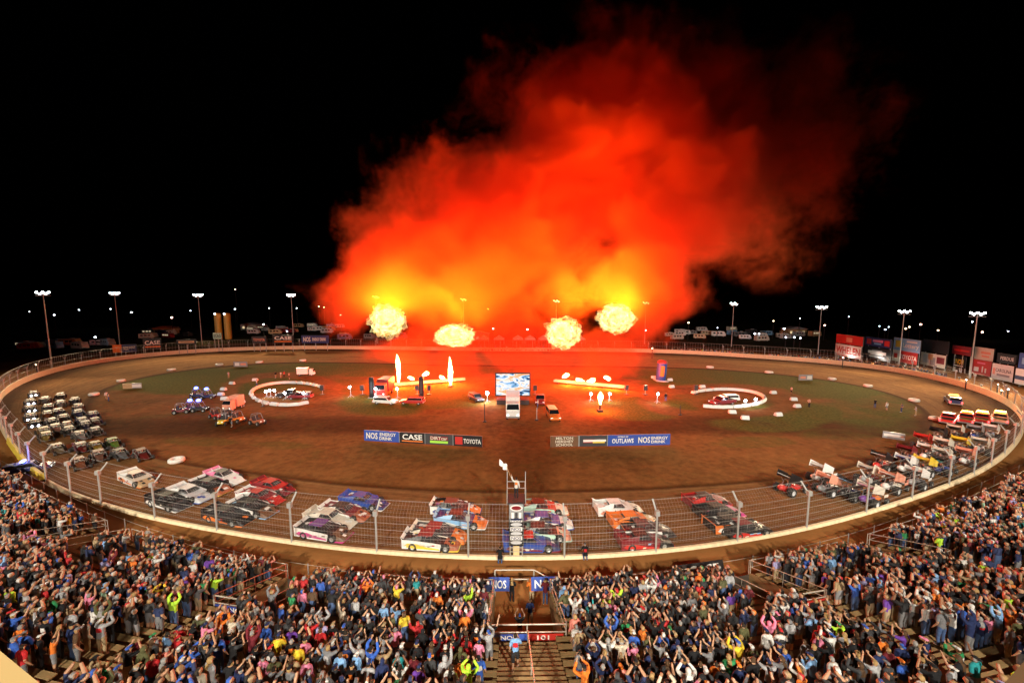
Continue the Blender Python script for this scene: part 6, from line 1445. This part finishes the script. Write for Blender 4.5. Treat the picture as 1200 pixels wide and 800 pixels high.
# ---- places in the rows
EMPTY = [(12,566,46,14,.6),(75,598,26,9,.5),(125,640,50,22,.85),(105,660,40,16,.6),(215,672,30,12,.75),(470,712,60,18,.45),(445,735,60,18,.45),(480,752,40,14,.4),(350,715,45,22,.75),(870,705,32,22,.7),(1000,668,32,16,.75),(1060,650,28,12,.5),(1150,600,40,14,.45),(100,780,70,22,.25),(280,775,40,16,.2),(920,760,40,30,.4),(880,735,18,30,.6),(1010,745,20,14,.4),(560,770,26,40,.3)]
PEOPLE = []
for k_ in range(0, 27):
    s = -85.0
    while s < 85:
        s += .47 + pr_.random() * .14
        d = k_ * PITCH_R + .30 + pr_.uniform(-.10, .12); p = sp(s, d, rowz(k_)); q = proj(p + Vector((0, 0, 1.0)))
        if not q or not (-300 < q[0] < 1500 and 490 < q[1] < 870): continue
        if any(abs(s - vs_) < (w/2 + .28 if k_ <= n + 1 else a + .28) for vs_, w, n, a in VOM): continue
        pe = .07 if k_ > 1 else (.82, .42)[k_]
        for cx, cy, rx, ry, w in EMPTY:
            if math.hypot((q[0]-cx)/rx, (q[1]-cy)/ry) < 1: pe = max(pe, w)
        if pr_.random() < pe: continue
        c, T, N = front(s); yaw = math.atan2(-N.y, -N.x) - PI/2 + pr_.gauss(0, .22)
        PEOPLE.append([p, yaw, k_, s, q, pr_.gauss(.95, .05), rand_look()])
for px, py, o_ in OVR:
    b = min(PEOPLE, key=lambda e: (e[4][0]-px)**2 + (e[4][1]-py)**2); b[6].update(o_)
PEOPLE_X = []
def extra(px, py, z, look, yaw=0.0, sc=1.0, where=''):
    p = at(px, py, z); L = rand_look(); L.update(look); e = [p, yaw, 0, 0, proj(p + Vector((0,0,1))), sc, L, where]; PEOPLE_X.append(e); return e
PEOPLE_X = []
SOLO = [(612,785,None,dict(c='sky blue',g='tee',pose='walking',b='shorts',bc='black shorts',h='hair',hc='dark',print=True,pc='red'),'going up the central stairs'),(621,732,.15,dict(c='navy',g='tee',pose='standing with arms down',b='trousers',bc='tan trousers'),'inside the central opening'),(623,706,.1,dict(c='orange',g='hood',pose='holding a phone at chest'),'at the mouth of the central opening'),
 (609,752,.25,dict(c='charcoal',pose='filming overhead'),'below the numbered section sign'),(600,705,.1,dict(c='black',pose='with folded arms'),'by the white gate'),(639,708,.6,dict(c='maroon',pose='holding a phone at chest'),'in front of the right blue banner'),
 (586,660,.05,dict(c='black',g='long',pose='crouching',h='hair',hc='dark'),'against the wall left of the flag stand'),(686,656,.05,dict(c='black',g='long',pose='crouching',h='cap',hc='black'),'against the wall right of the flag stand'),(54,556,.05,dict(c='maroon',g='long',pose='standing with arms down'),'beside the police car')]
for px, py, z, L, wh in SOLO:
    if z is None:
        s = VOM[0][0] - .6; k_ = 12; p = sp(s, k_ * PITCH_R + .2, rowz(k_) + .03); PEOPLE_X.append([p, 0, 0, 0, proj(p + Vector((0,0,1))), 1, {**rand_look(), **L}, wh])
    else: extra(px, py, z, L, 0.0 if wh[:2] != 'at' else .4, 1.0, wh)
fp_ = fs_loc + Vector((0, .45, fs_h + .07)); PEOPLE_X.append([fp_, 0.0, 0, 0, proj(fp_), 1, {**rand_look(), **dict(c='white', g='long', pose='waving one arm high', b='trousers', bc='dark trousers', h='cap', hc='black')}, 'on top of the flag stand'])
pcount = 0
for px, py, c_, wh in ((301,453,'white','by a white block behind the left ring'),(323,443,'black','leftmost of four figures at the back of the left ring'),(329,443,'white','second of four figures at the back of the left ring'),(333,442,'red','third of four figures at the back of the left ring'),(339,444,'cream','last of four figures at the back of the left ring'),(268,443,'pale grey','alone at the upper left grass'),
    (927,462,'white','alone on the right grass by a white block'),(948,477,'cream','right of the bright green grass patch'),(1025,478,'black','leftmost of the group on the far right grass'),(1039,481,'white','in the middle of the far right grass group'),(1056,483,'grey','right end of the far right grass group'),(1073,487,'pale grey','alone by the right berm'),(125,468,'white','pale pair member at the left berm, left one'),(127.5,470,'cream','pale pair member at the left berm, right one'),(630,478,'white','between the semi and the utility truck'),(780,470,'black','by the lone right work light'),(272,500,'black','beside the yellow fronted buggy')):
    extra(px, py, 0, dict(c=c_, pose=['standing with arms down','with hands on hips','with folded arms'][pcount % 3]), pr_.uniform(-2, 2), 1.0, wh); pcount += 1
# ---- the 300 that show largest are individuals
PEOPLE.sort(key=lambda e: e[4][2] / e[5])
vis = [e for e in PEOPLE if -8 < e[4][0] < 1208 and e[4][1] < 806]
NIND = 300 - len(PEOPLE_X)
ind = vis[:NIND]; ids = {id(e) for e in ind}; rest = [e for e in PEOPLE if id(e) not in ids]
GAR = {'tee': 'tee', 'long': 'jumper', 'hood': 'hoodie'}
def place_words(e):
    x, y = e[4][0], e[4][1]
    if x < 90: return 'by left plywood ledge'
    if x < 300: return 'in the left wing'
    if x < 470: return 'far left of main stairs'
    if x < 585: return 'left of the main stairs'
    if x < 760: return 'right of the main stairs'
    if x < 920: return 'far right of main stairs'
    if x < 1110: return 'in the right wing'
    return 'by right plywood ledge'
def look_words(L):
    h = {'cap': f'{L["hc"]} cap', 'capback': f'backward {L["hc"]} cap', 'hair': f'{L["hc"]} hair', 'longhair': f'long {L["hc"]} hair'}[L['h']]
    if L['g'] == 'hood': h = 'hood up'
    return f'{L["c"]} {GAR[L["g"]]}', h
def make_person(e, label, group):
    p, yaw, k_, s, q, sc, L = e[:7]; K = KIT[L['pose']]
    o = bpy.data.objects.new('person', K['body']); COL.objects.link(o); o.location = p + Vector((0, 0, .004)); o.rotation_euler = (0, 0, yaw); o.scale = (sc * pr_.uniform(.90, 1.04), sc * 1.02, sc); o.color = (*L['sk'], 1)
    tag(o, label, 'person', group)
    def kid(n_, me, c_):
        c = bpy.data.objects.new(n_, me); COL.objects.link(c); c.parent = o; c.color = (*c_, 1); return c
    sh = kid('shirt', K['tee' if L['g'] == 'tee' else 'long'], PCOL[L['c']]); kid('trousers', K[L['b']], (BOT if L['b'] == 'trousers' else SHO)[L['bc']]); kid('shoes', K['shoes'], pr_.choice([(.02,.02,.02),(.5,.5,.48),(.1,.06,.03)]))
    if L['g'] == 'hood': kid('hood', K['hood'], PCOL[L['c']])
    elif L['h'].startswith('cap'): kid('hair', K['hair'], pr_.choice(list(HAIRC.values()))); kid('cap', K[L['h']], PCOL[L['hc']])
    else: kid('hair', K[L['h']], HAIRC[L['hc']])
    if L['print'] and len(K['print'].polygons): c = kid('shirt_print', K['print'], PCOL[L['pc']]); c.parent = sh
    return o
taken = set()
for e in ind:
    for tr in range(60):
        g_, h_ = look_words(e[6]); lab = f'person in {g_}, {h_}, {e[6]["pose"]}, {place_words(e)}'
        if lab not in taken: break
        if tr % 3 == 2: lab2 = f'person in {g_} and {e[6]["bc"]}, {h_}, {e[6]["pose"]}, {place_words(e)}'; 
        n_ = rand_look(); e[6].update({q: n_[q] for q in ('h', 'hc', 'g') + (('pose',) if tr > 25 else ()) + (('c',) if tr > 40 else ())})
    if len(lab.split()) > 16: lab = lab.replace(' standing with arms down,', '').replace(' in the ', ' in ').replace('main stairs', 'stairs')
    taken.add(lab); make_person(e, lab, 'spectators in the bleachers')
for e in PEOPLE_X:
    g_, h_ = look_words(e[6]); lb = f'person in {g_} {e[6]["pose"]} {e[7]}'; make_person(e, lb if len(lb.split()) <= 15 else f'person in {g_} {e[7]}', 'people outside the bleacher rows')
# chequered flag in the flagman's raised hand
mb = MB(); J = POSES['waving one arm high']; hpos = fp_ + Vector(J['ha_l']); mb.bar((0, 0, -.25), (-.35, .1, .65), .015, P('tan'), 6); 
fl = thing('start_flag', 'white flag swung above the flag stand by the flagman', 'flag', hpos); mb.build('staff', fl)
mb = MB(); nx, nz = 12, 5; vs = [(-.35 - .85 * i/nx * .6 + .10 * math.sin(i * .9), .1 + .12 * math.sin(i * .7 + .4 * j), .65 + .55 * i/nx - .45 * j/nz + .1 * math.sin(i * .6)) for i in range(nx+1) for j in range(nz+1)]
mb.add(vs, [(i*(nz+1)+j, (i+1)*(nz+1)+j, (i+1)*(nz+1)+j+1, i*(nz+1)+j+1) for i in range(nx) for j in range(nz)], P('white'), True); mb.build('cloth', fl)
# ---- everyone else: one crowd
V, F, CC = [], [], []; nv = 0
for p, yaw, k_, s, q, sc, L in rest:
    lv, fs, fr_ = LOW[L['pose']]; c_, s_ = math.cos(yaw), math.sin(yaw); sx = sc * pr_.uniform(.90, 1.05)
    x = lv[:, 0] * sx; y = lv[:, 1] * sc; V.append(np.stack((x * c_ - y * s_ + p.x, x * s_ + y * c_ + p.y, lv[:, 2] * sc + p.z + .004), 1))
    sh = PCOL[L['c']]; bt = (BOT if L['b'] == 'trousers' else SHO)[L['bc']]; hd = PCOL[L['hc']] if L['h'].startswith('cap') else HAIRC[L['hc']]
    if L['g'] == 'hood': hd = sh
    cm = {'torso': sh, 'upper': sh, 'fore': sh if L['g'] != 'tee' else L['sk'], 'hand': L['sk'], 'head': L['sk'], 'hair': hd, 'hips': bt, 'thigh': bt, 'shin': bt if L['b'] == 'trousers' else L['sk'], 'foot': (.05, .05, .05)}
    F += [tuple(i + nv for i in f) for f in fs]; CC += [(*cm[r_], 1) for r_ in fr_]; nv += len(lv)
me = bpy.data.meshes.new('crowd'); me.from_pydata(np.concatenate(V).tolist(), [], F)
at_ = me.attributes.new('cloth_colour', 'FLOAT_COLOR', 'FACE'); at_.data.foreach_set('color', np.array(CC, dtype=np.float32).ravel())
m = bpy.data.materials.new('crowd clothes'); n, l = nodes_of(m); a = n.new('ShaderNodeAttribute'); a.attribute_name = 'cloth_colour'; l.new(a.outputs['Color'], n['Principled BSDF'].inputs['Base Color']); n['Principled BSDF'].inputs['Roughness'].default_value = .85
me.materials.append(m); me.polygons.foreach_set('use_smooth', [True] * len(F))
o = bpy.data.objects.new('crowd', me); COL.objects.link(o); struct(o, 'stuff'); o['label'] = 'dense crowd of spectators standing in the bleachers'
V, F, CC = [], [], []; nv = 0
for q in range(520):
    px = pr_.uniform(778, 1130) if q < 440 else pr_.uniform(540, 700); t = px_t(px, 415 if px < 900 else 420 + (px - 900) * .10); k_ = pr_.randint(0, 3); rr_ = R_OUT(t) + 2.2 + k_ * .9 + pr_.uniform(-.2, .2); p = pt(t, rr_, .02)
    L = rand_look(); lv, fs, fr_ = LOW['standing with arms down' if q % 3 else 'holding a phone at chest']; yaw = t + PI/2 + pr_.gauss(0, .5); c_, s_ = math.cos(yaw), math.sin(yaw)
    x = lv[:, 0]; y = lv[:, 1]; V.append(np.stack((x * c_ - y * s_ + p.x, x * s_ + y * c_ + p.y, lv[:, 2] + p.z), 1)); sh = PCOL[L['c']]
    cm = {'torso': sh, 'upper': sh, 'fore': sh, 'hand': L['sk'], 'head': L['sk'], 'hair': HAIRC['dark'], 'hips': BOT['jeans'], 'thigh': BOT['jeans'], 'shin': BOT['jeans'], 'foot': (.05, .05, .05)}
    F += [tuple(i + nv for i in f) for f in fs]; CC += [(*cm[r_], 1) for r_ in fr_]; nv += len(lv)
me = bpy.data.meshes.new('far_crowd'); me.from_pydata(np.concatenate(V).tolist(), [], F)
at_ = me.attributes.new('cloth_colour', 'FLOAT_COLOR', 'FACE'); at_.data.foreach_set('color', np.array(CC, dtype=np.float32).ravel()); me.materials.append(m)
o = bpy.data.objects.new('far_crowd', me); COL.objects.link(o); struct(o, 'stuff'); o['label'] = 'distant spectators standing behind the far catch fence'
print('PEOPLE', len(PEOPLE), 'individual', len(ind) + len(PEOPLE_X), 'rest', len(rest), 'far depth', ind[-1][4][2])
